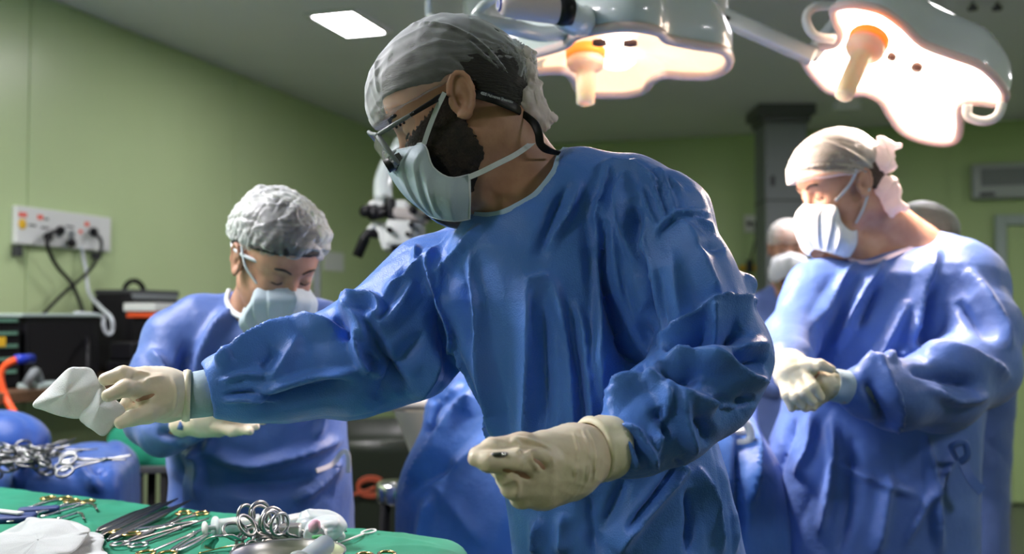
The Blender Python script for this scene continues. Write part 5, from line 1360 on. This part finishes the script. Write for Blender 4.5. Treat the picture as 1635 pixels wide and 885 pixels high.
g = MB(); g.box((.12, 2.5, .80), (.62, .40, .08), None, .02); g.build('table_top', M['black'], t)
g = MB(); g.box((.12, 2.5, .40), (.3, .25, .74), None, .03); g.build('pedestal', M['white'], t)
g = MB(); g.box((.12, 2.5, .035), (.62, .45, .07), None, .02); g.build('foot_plate', M['white'], t)
c = hit(bvh_of(V, fs), 1182, 693, .012)
if c is None: c = P(1182, 693, 2.2)
t = empty('drape_clip', 'white plastic clamp with two holes clipped to the drape right of the surgeon', 'clip', c)
g = MB(); g.tube(spline([c + (-.030, 0, -.008), c + (-.018, 0, .014), c + (.008, 0, .026), c + (.022, 0, .006), c + (.018, 0, -.018), c + (-.012, 0, -.020)], 6, True), .010, 10, True); g.build('clamp_body', M['white'], t, True)
g = MB(); g.tube([c + (-.030, 0, -.006), c + (.02, .03, .004)], .009, 8); g.build('clamp_bar', M['white'], t, True)
# microscope
D = 3.7
t = empty('microscope', 'white and black operating microscope head hanging behind the surgeon\'s mask', 'microscope', P(640, 420, D))
def mbx(name, px, py, w, h, d, m, rot=0, bev=.012, dd=0.0, par=None):
    s = D / F; g = MB(); c = P(px, py, D + dd); a = math.radians(rot); Rr = np.array(((math.cos(a), 0, math.sin(a)), (0, 1, 0), (-math.sin(a), 0, math.cos(a))))
    g.box(c, (w * s, d, h * s), Rr, bev); return g.build(name, m, par or t, True)
g = MB(); g.tube(spline([P(640, 235, D + .05), P(622, 262, D + .05), P(612, 290, D + .03), P(612, 318, D)], 6), [.030] * 6 + [.033] * 6 + [.034] * 7, 16); g.tube(spline([P(640, 235, D + .05), P(680, 205, D + .1), P(760, 190, D + .3)], 6), .035, 14); g.build('support_arm', M['white_g'], t, True)
mbx('carrier', 604, 330, 26, 14, .12, M['white'], -3); mbx('carrier', 642, 332, 22, 20, .12, M['white'], 0)
mbx('black_joint', 628, 337, 14, 36, .14, M['black']); mbx('optic_body', 655, 345, 55, 18, .14, mat('microscope_beige', (.40, .36, .34), .5), 8)
mbx('lower_body', 640, 374, 42, 40, .16, M['white'], 3); mbx('lower_body', 664, 372, 26, 28, .14, M['grey'], 3)
mbx('base_ring', 637, 397, 24, 9, .13, M['black']); mbx('side_cover', 616, 380, 16, 44, .14, M['white'], -18)
for x, y, r in ((592, 336, .020), (604, 340, .022), (660, 336, .014), (657, 360, .008), (652, 375, .008), (623, 368, .010), (684, 346, .014)):
    g = MB(); p = P(x, y, D - .07); g.lathe(p, [(0, -.04), (r, -.04), (r * 1.1, -.02), (r, .05)], (0, 1, 0) if x > 610 else (.5, .8, .2), 16); g.build('knob', M['black'], t, True)
g = MB(); g.tube([P(606, 374, D - .05), P(588, 372, D - .05), P(582, 382, D - .05), P(570, 410, D - .05)], [.018, .018, .020, .019], 14); g.build('eyepiece_handle', M['black'], t, True)
g = MB(); g.tube([P(630, 362, D - .04), P(596, 360, D - .05), P(588, 370, D - .05)], [.016, .014, .012], 12); g.build('white_bracket', M['white'], t, True)
g = MB(); g.tube(spline([P(630, 400, D), P(637, 412, D), P(645, 428, D)], 5), .013, 10); g.tube([P(577, 388, D - .072), P(583, 378, D - .072)], .006, 8); g.build('lower_handle', M['black'], t, True)
# the arm runs up to the ceiling behind the surgeon
g = MB(); p = P(760, 190, D + .3); g.tube([p, (p[0], p[1], 2.8)], .05, 20); g.lathe((p[0], p[1], 2.74), [(0, 0), (.10, 0), (.12, .058)], (0, 0, 1), 24); g.build('ceiling_column', M['white_g'], t, True)

# ================================================================= assistant in the bouffant cap
def assistant():
    D0 = 2.14
    cx = P(415, 700, 2.32)[0]
    T = empty('person', 'assistant in a bouffant cap and blue gown looking down behind the instrument table', 'person', (cx, 2.34, 0))
    h = Head(P(438, 418, D0), -90 + 40, 32)
    hand = lambda g=0: [cone(P(292, 677, 2.0), P(318, 673, 1.98), .026 + g, .025 + g, .01), cone(P(322, 671, 1.98), P(352, 671, 1.975), .024 + g, .022 + g, .02), cone(P(322, 680, 1.98), P(350, 682, 1.975), .016 + g, .018 + g, .02),
        cone(P(352, 668, 1.975), P(385, 674, 1.96), .0105 + g, .0095 + g, .006), cone(P(385, 674, 1.96), P(409, 681, 1.95), .0095 + g, .0075 + g, .004),
        cone(P(350, 678, 1.965), P(378, 685, 1.95), .0105 + g, .0095 + g, .006), cone(P(378, 685, 1.95), P(399, 689, 1.94), .0095 + g, .0075 + g, .004),
        cone(P(346, 684, 1.96), P(370, 690, 1.95), .0095 + g, .0085 + g, .006), cone(P(370, 690, 1.95), P(385, 690, 1.95), .0085 + g, .0068 + g, .004),
        cone(P(355, 664, 1.985), P(388, 668, 1.985), .0095 + g, .0085 + g, .006), cone(P(388, 668, 1.985), P(420, 674, 1.985), .0085 + g, .0065 + g, .004),
        cone(P(328, 664, 1.97), P(352, 658, 1.955), .0125 + g, .0105 + g, .01), cone(P(352, 658, 1.955), P(372, 662, 1.945), .0105 + g, .0085 + g, .004)]
    neck = [cone(h.w(-.02, 0, -.03), P(415, 505, 2.26), .055, .06, .03), cone(P(415, 505, 2.26), P(470, 540, 2.3), .06, .06, .05)]
    tin = sections(gown_rows([(500, 330, 470, 2.28, .06), (560, 280, 530, 2.30, .09), (700, 300, 540, 2.32, .11), (885, 300, 545, 2.34, .11)], 0) + [(.80, cx, 2.34, .14, .11, 0)], .03)
    arms = chain([(290, 545, 2.26, 30), (245, 668, 2.15, 28), (266, 688, 2.08, 24), (306, 678, 2.0, 18)], .02) + chain([(520, 530, 2.28, 30), (535, 610, 2.26, 26), (480, 610, 2.08, 20)], .02)
    V, fs = sdfmesh(h.features() + neck + [tin] + arms + grow(hand(), -.0015) + legs(cx, 2.34, .85), (-1.1, 1.85, .02), (0, 2.6, 1.75), .0045)
    meshobj('body', V, fs, M['skin'], T)
    feet(T, (cx - .1, cx + .1), 2.34, (.2, -1), M['black'])
    eye_details(h, T, M['hair'])
    hp = capcut([h.E((-.010, 0, .042), (.103, .081, .087)), h.E((-.035, 0, .010), (.075, .073, .082), .03), h.E((.045, 0, .045), (.050, .064, .052), .03)], h, .036, 1.3, .30)
    bun = ell(h.w(-.06, 0, .12), (.04, .04, .035))
    def hf(p):
        d = hp(p); e = evaluate([h.E((-.002, .085, -.004), (.030, .03, .040)), h.E((-.002, -.085, -.004), (.030, .03, .040))], p); return np.maximum(d, -e)
    lo, hi = bounds([h.o], .20); V, fs = sdfmesh(hf, lo, hi, .004); V = crumple(V, fs, .003, 50, 4); meshobj('hair', V, fs, M['hair'], T)
    cp = [h.E((-.015, 0, .070), (.112, .092, .080)), ell(P(432, 342, D0 + .06), (.055, .065, .045), None, .06), ell(P(404, 380, D0 + .03), (.045, .055, .045), None, .05), ell(P(485, 385, D0 + .0), (.04, .05, .045), None, .05)]
    cf = fpl(cp, (h.w(.09, 0, .035), h.R @ np.array((.12, 0, -1))), (h.w(-.02, 0, .005), h.R @ np.array((-.10, 0, -1))))
    V, fs = sdfmesh(cf, lo, hi, .003); V = crumple(V, fs, .010, 22, 14, n=8); V = crumple(V, fs, .005, 50, 15, n=6)
    cap = meshobj('bouffant_cap', V, fs, M['bouffant'], T)
    g = MB(); q = [h.w(.095 * math.cos(a) - .012, .083 * math.sin(a), .036 - .034 * (1 - math.cos(a)) * .5 - .004) for a in np.linspace(0, 2 * math.pi, 40)[:-1]]
    g.tube(q, .004, 8, True); g.build('elastic_band', M['strap_w'], cap, True)
    mk = face_mask(h, T, M['mask'], M['strap_w'], s=(.92, .90, .90))
    for q in (1, -1):
        ribbon('tie', [h.w(.062, q * .060, -.018), h.w(.030, q * .078, .004), h.w(.004, q * .084, .034)], .005, M['strap_w'], mk, h.R[:, 1] * q)
    gp = [sections(gown_rows([(478, 372, 470, 2.29, .05), (500, 320, 505, 2.29, .09), (540, 272, 545, 2.30, .13), (620, 268, 550, 2.31, .15), (700, 272, 553, 2.32, .155), (760, 278, 560, 2.33, .16), (885, 272, 566, 2.34, .17)], 0) + [(.62, cx, 2.35, .20, .17, 0), (.40, cx, 2.35, .21, .18, 0)], .03)]
    gp += chain([(385, 500, 2.30, 32), (320, 520, 2.27, 44), (280, 545, 2.25, 50)], .04) + chain([(450, 500, 2.31, 32), (510, 520, 2.29, 36), (522, 545, 2.28, 38)], .05)
    gp += chain([(280, 548, 2.24, 50), (258, 610, 2.19, 50), (243, 670, 2.13, 42), (262, 690, 2.08, 38), (310, 679, 1.995, 28)], .02) + chain([(520, 540, 2.28, 36), (530, 605, 2.24, 34), (490, 612, 2.10, 28)], .03)
    gp += [neg(ell(P(410, 470, 2.22), (.072, .09, .062), None, .012))]
    stk = [(14, 16, 24, [(375, 492), (340, 540), (322, 590), (330, 640)]), (-12, 18, 18, [(300, 560), (290, 610), (282, 650)]), (10, 14, 18, [(420, 530), (400, 570), (390, 620)]), (10, 14, 18, [(240, 560), (262, 590), (250, 640)]), (12, 10, 18, [(225, 640), (255, 660), (290, 650)]), (-12, 14, 14, [(250, 690), (285, 700), (310, 690)]), (12, 12, 18, [(300, 706), (320, 730), (318, 800)]), (12, 20, 14, [(330, 720), (400, 745), (470, 730), (550, 700)]), (-10, 26, 26, [(360, 770), (430, 775), (500, 765)]), (9, 14, 14, [(340, 690), (330, 720), (290, 725)]), (12, 14, 22, [(470, 800), (510, 770), (545, 735)]), (8, 20, 20, [(300, 750), (302, 800), (300, 840)]), (-9, 16, 16, [(285, 730), (286, 780), (284, 830)]), (9, 12, 16, [(500, 700), (510, 680), (512, 650)])]
    gown, bv = build_gown('surgical_gown', gp, (-1.1, 1.85, .38), (.0, 2.62, 1.5), .0065, M['gown_f'], T, stk, (.006, 8), 41)
    ribbon('waist_tie', [hit(bv, 505, 752, .003), hit(bv, 530, 742, .003), P(547, 722, 2.24), P(556, 728, 2.24), P(556, 755, 2.25)], .010, mat('tie_white', (.58, .56, .62), .6), gown, (0, -1, .1), .002)
    g = MB(); g.tube(spline([P(366, 462, 2.22), P(362, 480, 2.21), P(372, 498, 2.19), P(386, 505, 2.17), P(395, 495, 2.15), P(405, 494, 2.12)], 6), .0065, 10, flat=.5); g.build('neck_tie', M['strap_w'], gown, True)
    glove_mesh('glove', hand(), T, M['latex'], [P(*q) for q in ((300, 690, 1.98), (425, 650, 1.95), (350, 690, 1.95))], .0026, (), .001)
    # the other hand, reaching under the surgeon's sleeve
    h2 = [cone(P(482, 610, 2.08), P(462, 608, 2.04), .026, .026, .01), ell(P(448, 606, 2.03), (.030, .03, .018), None, .02)] + [cone(P(448 - 2 * i, 598 + i * 5, 2.025), P(414 + 3 * i, 594 + i * 6, 2.03), .0095, .007, .005) for i in range(4)] + [cone(P(454, 614, 2.02), P(434, 620, 2.01), .011, .008, .01)]
    o2 = glove_mesh('glove', h2, T, M['latex'], [P(*q) for q in ((485, 625, 2.06), (410, 585, 2.01))], .003, (), .001)
assistant()

# ================================================================= scrubbed-in man on the right
def standing_man():
    D0 = 2.42
    cx = P(1385, 885, 2.42)[0]
    T = empty('person', 'man in blue gown and tied white cap standing at right with gloved hands clasped', 'person', (cx, 2.44, 0))
    h = Head(P(1345, 300, D0), 180 + 14, 20)
    hd_r = lambda g=0: [cone(P(1262, 585, 2.06), P(1262, 600, 2.04), .035 + g, .033 + g, .01), cone(P(1250, 585, 2.06), P(1290, 590, 2.02), .020 + g, .020 + g, .02),
        cone(P(1288, 584, 2.02), P(1310, 583, 1.995), .013 + g, .011 + g, .01), cone(P(1310, 583, 1.995), P(1328, 590, 1.99), .011 + g, .008 + g, .004),
        cone(P(1285, 598, 2.01), P(1298, 618, 1.985), .0125 + g, .0115 + g, .006), cone(P(1298, 618, 1.985), P(1310, 634, 1.985), .0115 + g, .009 + g, .004),
        cone(P(1272, 604, 2.015), P(1284, 628, 1.985), .0125 + g, .0115 + g, .006), cone(P(1284, 628, 1.985), P(1298, 642, 1.985), .0115 + g, .009 + g, .004),
        cone(P(1260, 608, 2.02), P(1270, 634, 1.99), .012 + g, .011 + g, .006), cone(P(1270, 634, 1.99), P(1282, 648, 1.99), .011 + g, .0085 + g, .004),
        cone(P(1250, 606, 2.03), P(1256, 632, 2.0), .0115 + g, .010 + g, .006), cone(P(1256, 632, 2.0), P(1264, 652, 2.0), .010 + g, .008 + g, .004)]
    hd_l = lambda g=0: [cone(P(1348, 622, 2.03), P(1318, 612, 2.02), .026 + g, .025 + g, .01), ell(P(1300, 622, 2.03), (.035 + g, .02 + g, .03 + g), None, .02), cone(P(1290, 625, 2.03), P(1272, 648, 2.02), .012 + g, .010 + g, .006), cone(P(1300, 632, 2.03), P(1286, 652, 2.02), .012 + g, .009 + g, .006), cone(P(1310, 634, 2.03), P(1298, 650, 2.02), .011 + g, .009 + g, .006), cone(P(1285, 615, 2.035), P(1262, 640, 2.03), .012 + g, .009 + g, .006), cone(P(1315, 605, 2.025), P(1300, 598, 2.03), .013 + g, .010 + g, .01)]
    neck = [cone(h.w(-.025, 0, -.035), P(1420, 400, 2.50), .056, .070, .03), cone(P(1385, 330, 2.43), P(1460, 390, 2.5), .05, .055, .04), cone(P(1340, 375, 2.38), P(1385, 410, 2.42), .018, .03, .04), cone(P(1420, 400, 2.5), P(1560, 440, 2.46), .07, .05, .05), cone(P(1380, 405, 2.46), P(1330, 440, 2.46), .05, .05, .05)]
    tin = sections(gown_rows([(405, 1330, 1520, 2.48, .06), (480, 1295, 1550, 2.46, .10), (640, 1290, 1530, 2.45, .12), (885, 1240, 1510, 2.44, .12)], 0) + [(.75, cx, 2.44, .17, .12, 0)], .03)
    arms = chain([(1530, 450, 2.40, 40), (1560, 590, 2.30, 34), (1345, 622, 2.03, 22)], .02) + chain([(1300, 455, 2.44, 36), (1262, 552, 2.31, 26), (1262, 588, 2.13, 20), (1262, 598, 2.05, 18)], .02)
    V, fs = sdfmesh(h.features() + neck + [tin] + arms + grow(hd_r(), -.0015) + grow(hd_l(), -.0015) + legs(cx, 2.44, .9), (.5, 1.88, .02), (1.45, 2.7, 1.88), .0048)
    meshobj('body', V, fs, M['skin_r'], T)
    feet(T, (cx - .1, cx + .1), 2.44, (-.6, -1), M['black'])
    eye_details(h, T, M['hair_b'])
    hp = capcut([h.E((-.012, 0, .042), (.103, .081, .087)), h.E((-.035, 0, .010), (.077, .075, .084), .03), h.E((.045, 0, .045), (.046, .062, .050), .03)], h, .020, 1.2, .55)
    def hf(p):
        d = hp(p); e = evaluate([h.E((-.002, .085, -.004), (.028, .03, .040)), h.E((-.002, -.085, -.004), (.028, .03, .040))], p); return np.maximum(d, -e)
    lo, hi = bounds([h.o], .20); V, fs = sdfmesh(hf, lo, hi, .004); V = crumple(V, fs, .003, 50, 4); meshobj('hair', V, fs, M['hair_b'], T)
    cp = [h.E((.002, 0, .052), (.112, .090, .092)), h.E((.055, 0, .040), (.062, .070, .062), .03), h.E((-.055, 0, .03), (.06, .065, .055), .03), h.Cn((-.09, 0, .02), (-.125, .0, .018), .035, .016, .03)]
    cf = capcut(cp, h, .026, .60, .20)
    V, fs = sdfmesh(cf, lo, hi, .0035); V = crumple(V, fs, .003, 24, 18, n=6)
    V = fold(V, fs, [(3.5, 4, 4, [(1258, 288), (1300, 280), (1350, 276), (1395, 282)]), (3, 4, 4, [(1258, 275), (1300, 266), (1350, 266), (1395, 276)]), (3, 6, 6, [(1300, 222), (1350, 240), (1395, 270)])], .08)
    cap = meshobj('surgical_cap', V, fs, M['cap_w'], T)
    k1 = [cone(P(1390, 276, 2.40), P(1406, 258, 2.38), .012, .030, .01), cone(P(1406, 258, 2.38), P(1418, 236, 2.37), .028, .016, .01), cone(P(1418, 236, 2.37), P(1410, 224, 2.37), .012, .008, .01), cone(P(1418, 236, 2.37), P(1436, 233, 2.37), .012, .007, .01),
          cone(P(1392, 280, 2.40), P(1414, 302, 2.38), .014, .030, .01), cone(P(1414, 302, 2.38), P(1426, 328, 2.37), .028, .017, .01), cone(P(1426, 328, 2.37), P(1446, 332, 2.37), .014, .007, .01), cone(P(1426, 328, 2.37), P(1424, 344, 2.37), .012, .006, .01)]
    lo2, hi2 = bounds([P(1415, 283, 2.38)], .13); V, fs = sdfmesh(k1, lo2, hi2, .0025); V = crumple(V, fs, .009, 28, 3, n=7)
    meshobj('cap_knot', V, fs, M['capknot'], cap)
    mk = face_mask(h, T, M['mask_w'], M['strap_w'], s=(1.0, 1.0, 1.0))
    for q in (1, -1):
        ribbon('tie', [h.w(.068, q * .064, -.018), h.w(.032, q * .080, .006), h.w(.004, q * .086, .034)], .006, M['strap_w'], mk, h.R[:, 1] * q)
        ribbon('tie', [h.w(.038, q * .066, -.082), h.w(.014, q * .076, -.056), h.w(-.012, q * .086, -.016)], .005, M['strap_w'], mk, h.R[:, 1] * q)
    gp = [sections(gown_rows([(385, 1395, 1515, 2.50, .05), (405, 1345, 1535, 2.48, .09), (440, 1290, 1560, 2.47, .13), (520, 1262, 1570, 2.46, .15), (600, 1262, 1570, 2.45, .155), (660, 1252, 1565, 2.45, .16), (740, 1222, 1555, 2.45, .17), (885, 1192, 1552, 2.45, .185)], 0) + [(.45, cx, 2.46, .26, .21, 0)], .03)]
    gp += chain([(1490, 398, 2.49, 26), (1530, 432, 2.44, 48), (1545, 455, 2.41, 56)], .05) + chain([(1350, 440, 2.46, 40), (1300, 465, 2.44, 40)], .05)
    gp += chain([(1540, 452, 2.41, 58), (1562, 530, 2.34, 60), (1560, 590, 2.28, 60)], .03) + chain([(1560, 585, 2.28, 62), (1500, 622, 2.18, 64), (1430, 632, 2.10, 52), (1385, 626, 2.055, 40), (1362, 622, 2.04, 28)], .03)
    gp += chain([(1300, 460, 2.44, 44), (1262, 545, 2.32, 42), (1260, 582, 2.15, 36), (1262, 592, 2.09, 31)], .03)
    gp += [neg(ell(P(1395, 330, 2.42), (.112, .13, .112), None, .012))]
    stk = [(18, 14, 26, [(1500, 400), (1480, 450), (1462, 520), (1455, 560)]), (-16, 18, 18, [(1485, 450), (1478, 510), (1470, 560)]), (14, 14, 18, [(1420, 410), (1380, 470), (1350, 530), (1330, 560)]), (-10, 14, 14, [(1400, 450), (1370, 520)]), (12, 12, 16, [(1370, 420), (1330, 470), (1300, 520)]), (12, 12, 16, [(1450, 480), (1420, 540), (1390, 590)]),
        (18, 16, 26, [(1368, 590), (1410, 580), (1450, 560)]), (16, 10, 22, [(1400, 580), (1425, 640), (1435, 690)]), (-14, 14, 14, [(1385, 610), (1405, 650), (1415, 680)]), (16, 18, 26, [(1450, 560), (1500, 560), (1560, 580), (1610, 600)]), (-16, 20, 14, [(1455, 590), (1500, 600), (1560, 620)]), (10, 10, 14, [(1480, 620), (1530, 640), (1580, 630)]), (14, 16, 24, [(1545, 430), (1590, 500), (1612, 560)]), (-10, 16, 16, [(1530, 480), (1560, 520), (1590, 540)]),
        (12, 12, 18, [(1300, 660), (1290, 720), (1270, 760)]), (-10, 12, 12, [(1270, 670), (1250, 720), (1235, 780)]), (12, 14, 14, [(1330, 670), (1330, 740), (1310, 850)]), (9, 9, 12, [(1340, 740), (1400, 770), (1460, 790)]), (-10, 20, 20, [(1360, 700), (1360, 800), (1340, 885)]), (12, 14, 14, [(1480, 700), (1490, 780), (1500, 885)]), (9, 9, 9, [(1525, 730), (1480, 800), (1445, 870)]), (12, 16, 20, [(1420, 760), (1410, 830), (1400, 885)])]
    gown, bv = build_gown('surgical_gown', gp, (.45, 1.86, .40), (1.45, 2.76, 1.62), .0062, M['gown_m'], T, stk, (.006, 8), 52)
    pts = [hit(bv, *q, .001) for q in ((1350, 408), (1362, 416), (1385, 420), (1410, 414), (1440, 402), (1470, 388), (1492, 374))]
    ribbon('collar_binding', [p for p in pts if p is not None], .010, mat('pink_binding', (.60, .50, .62), .6), gown, (-.3, -1, .5), .002)
    ribbon('waist_tie', [P(1538, 740, 2.26), P(1550, 765, 2.25), P(1568, 785, 2.25)], .022, M['gown_m'], gown, (0, -1, .2), .002)
    g = MB(); g.tube(spline([P(1530, 735, 2.28), P(1520, 715, 2.25), P(1540, 708, 2.24), P(1545, 728, 2.24), P(1532, 738, 2.25)], 6), .008, 8, flat=.4); g.build('tie_bow', M['gown_m'], gown, True)
    g = MB(); a, b = P(1384, 626, 2.055), P(1326, 614, 2.02); g.tube([a, b], [.035, .031], 24, cap=False); g.build('knit_cuff', M['knit'], T, True, solid=.002)
    glove_mesh('glove', hd_r(), T, M['latex_p'], [P(*q) for q in ((1235, 565, 2.06), (1335, 660, 1.98))], .0026, (), .001)
    glove_mesh('glove', hd_l(), T, M['latex_p'], [P(*q) for q in ((1350, 600, 2.04), (1250, 660, 2.02))], .0026, (), .001)
standing_man()

# ================================================================= onlookers
def onlooker(label, ho, yaw, pitch, capm, m, torso, gprims, lo, hi, neckn, mask, arms=(), loz=.02):
    b = np.array(ho); T = empty('person', label, 'person', (torso[-1][1], torso[-1][2], 0))
    h = Head(b, yaw, pitch)
    V, fs = sdfmesh(h.features() + neckn(h) + [sections([(z, x, y, a * .8, d * .8, 0) for z, x, y, a, d in torso], .03)] + list(arms) + legs(torso[-1][1], torso[-1][2], .72, .07), (lo[0], lo[1], .02), (hi[0], hi[1], hi[2]), .008)
    meshobj('body', V, fs, M['skin'], T)
    l2, h2 = bounds([h.o], .2)
    cp = fpl([h.E((0, 0, .052), (.108, .088, .086)), h.E((-.05, 0, .03), (.065, .07, .06), .03)], (h.w(.10, 0, .03), h.R @ np.array((.10, 0, -1))), (h.w(-.02, 0, .0), h.R @ np.array((-.2, 0, -1))))
    V, fs = sdfmesh(cp, l2, h2, .005); V = crumple(V, fs, .005, 24, 18, n=6); meshobj('surgical_cap', V, fs, capm, T)
    hp = fpl([h.E((-.012, 0, .040), (.102, .080, .086))], (h.w(.04, 0, 0), h.R @ np.array((1, 0, -.4))), (h.w(-.03, 0, -.03), h.R @ np.array((-.3, 0, -1))))
    V, fs = sdfmesh(hp, l2, h2, .006); meshobj('hair', V, fs, M['hair'], T)
    if mask: face_mask(h, T, M['mask_w'], M['strap_w'])
    eye_details(h, T, M['hair'])
    V, fs = sdfmesh([sections([(z, x, y, a, d, 0) for z, x, y, a, d in torso], .03)] + gprims(h), (lo[0], lo[1], .35), hi, .009)
    V = crumple(V, fs, .008, 7, 3); meshobj('scrub_gown', V, fs, m, T)
    feet(T, (torso[-1][1] - .1, torso[-1][1] + .1), torso[-1][2], (0, -1), M['black'])
    return T
# masked onlooker between the surgeon and the scrubbed-in man
p = P(1258, 398, 4.6)
x0 = P(1250, 500, 4.7)[0]
onlooker('masked onlooker in blue scrubs in the background beside the grey column', (p[0], 4.6, p[2]), -100, 8, M['cap_w'], M['scrub'],
    [(1.50, x0, 4.68, .06, .05), (1.43, x0, 4.68, .17, .09), (1.30, x0, 4.68, .21, .12), (1.0, x0, 4.68, .20, .13), (.45, x0, 4.70, .22, .15)],
    lambda h: [cone((x0 - .17, 4.68, 1.42), (x0 - .25, 4.66, 1.10), .062, .055, .05), cone((x0 + .17, 4.68, 1.42), (x0 + .25, 4.66, 1.10), .062, .055, .05), cone((x0 - .25, 4.66, 1.1), (x0 - .08, 4.50, 1.05), .052, .045, .03), cone((x0 + .25, 4.66, 1.1), (x0 + .08, 4.50, 1.05), .052, .045, .03), neg(cone(h.w(.0, 0, -.05), (x0, 4.63, 1.42), .06, .05, .02))],
    (x0 - .45, 4.35, .02), (x0 + .45, 4.95, 1.85), lambda h: [cone(h.w(-.02, 0, -.03), (x0, 4.68, 1.46), .055, .06, .03)], True)
g = MB(); g.tube(spline([P(1232, 440, 4.54), P(1245, 462, 4.54), P(1262, 490, 4.54)], 5), .012, 8, flat=.3)
o = g.build('lanyard', mat('lanyard_green', (.10, .12, .02), .6), [q for q in bpy.data.objects if q.get('label', '').startswith('masked onlooker')][0], True)
# person mostly hidden behind the scrubbed-in man
p = P(1470, 392, 3.15); x0 = P(1545, 600, 3.2)[0]
onlooker('person in a grey cap and purple-blue gown mostly hidden behind the man with clasped hands', (p[0], 3.15, p[2]), -60, 20, sheer('cap_gauze_grey', (.22, .24, .22), .6, 1.1), M['gown_f'],
    [(1.50, x0 - .05, 3.25, .07, .06), (1.40, x0 - .04, 3.25, .16, .10), (1.20, x0 - .02, 3.25, .19, .12), (1.0, x0 - .02, 3.25, .17, .13), (.8, x0 - .06, 3.25, .19, .15), (.40, x0 - .08, 3.25, .20, .17)],
    lambda h: [cone((x0 + .05, 3.25, 1.34), (x0 + .09, 3.24, 1.24), .06, .055, .05), cone((x0 - .17, 3.25, 1.36), (x0 - .24, 3.22, 1.12), .062, .055, .05), cone((x0 - .24, 3.22, 1.12), (x0 - .14, 3.08, 1.04), .052, .048, .03), neg(cone(h.w(.0, 0, -.05), (x0 - .05, 3.2, 1.42), .06, .05, .02))],
    (x0 - .45, 2.95, .02), (x0 + .35, 3.55, 1.85), lambda h: [cone(h.w(-.02, 0, -.03), (x0 - .05, 3.25, 1.46), .055, .06, .03)], True,
    [cone((x0 + .08, 3.25, 1.3), P(1610, 588, 3.2), .045, .036, .03), cone(P(1610, 588, 3.2), (x0 - .09, 3.03, 1.06), .036, .026, .02), ell((x0 - .12, 3.0, 1.05), (.045, .025, .035), None, .02), cone((x0 - .24, 3.22, 1.12), (x0 - .20, 3.06, 1.03), .035, .026, .02), ell((x0 - .18, 3.02, 1.03), (.045, .025, .035), None, .02)]
    + [cone((x0 - .14, 2.99, 1.07 - i * .018), (x0 - .195, 2.975, 1.065 - i * .02), .010, .008, .006) for i in range(4)] + [cone((x0 - .18, 3.0, 1.05 - i * .018), (x0 - .13, 2.985, 1.03 - i * .02), .010, .008, .006) for i in range(4)])

surgeon()
# ================================================================= things held by the surgeon
t = empty('gauze_swab', 'white folded gauze held out by the surgeon over the tables', 'gauze', P(130, 640, 1.43))
sheet('gauze_leaf', (112, 628, 1.43), [(53, 646, 1.44), (80, 618, 1.44), (108, 590, 1.43), (126, 587, 1.43), (146, 590, 1.43), (158, 612, 1.42), (168, 636, 1.42), (150, 655, 1.42), (128, 668, 1.43), (96, 664, 1.43), (70, 655, 1.44)], M['gauze'], t, .012, 14, .002, 2, .0012, 14)
sheet('gauze_leaf', (163, 648, 1.415), [(128, 666, 1.42), (146, 640, 1.42), (160, 612, 1.425), (176, 632, 1.425), (200, 655, 1.415), (186, 675, 1.41), (167, 696, 1.41), (148, 686, 1.41), (136, 678, 1.415)], M['gauze'], t, .008, 12, .002, 5, .0012, 14)
t = empty('needle_driver', 'thin dark steel instrument pinched in the surgeon\'s near glove', 'surgical instrument', P(800, 727, 1.15))
g = MB(); g.tube([P(779, 727, 1.150), P(790, 727, 1.148), P(804, 726, 1.150), P(822, 726, 1.165)], [.0012, .0028, .0030, .0022], 10); g.build('jaw', M['steel_d'], t, True)
g = MB(); g.lathe(P(804, 726, 1.147), [(0, -.0022), (.002, -.002), (.0022, 0)], (0, 1, 0), 12); g.build('pivot_screw', M['steel'], t, True)
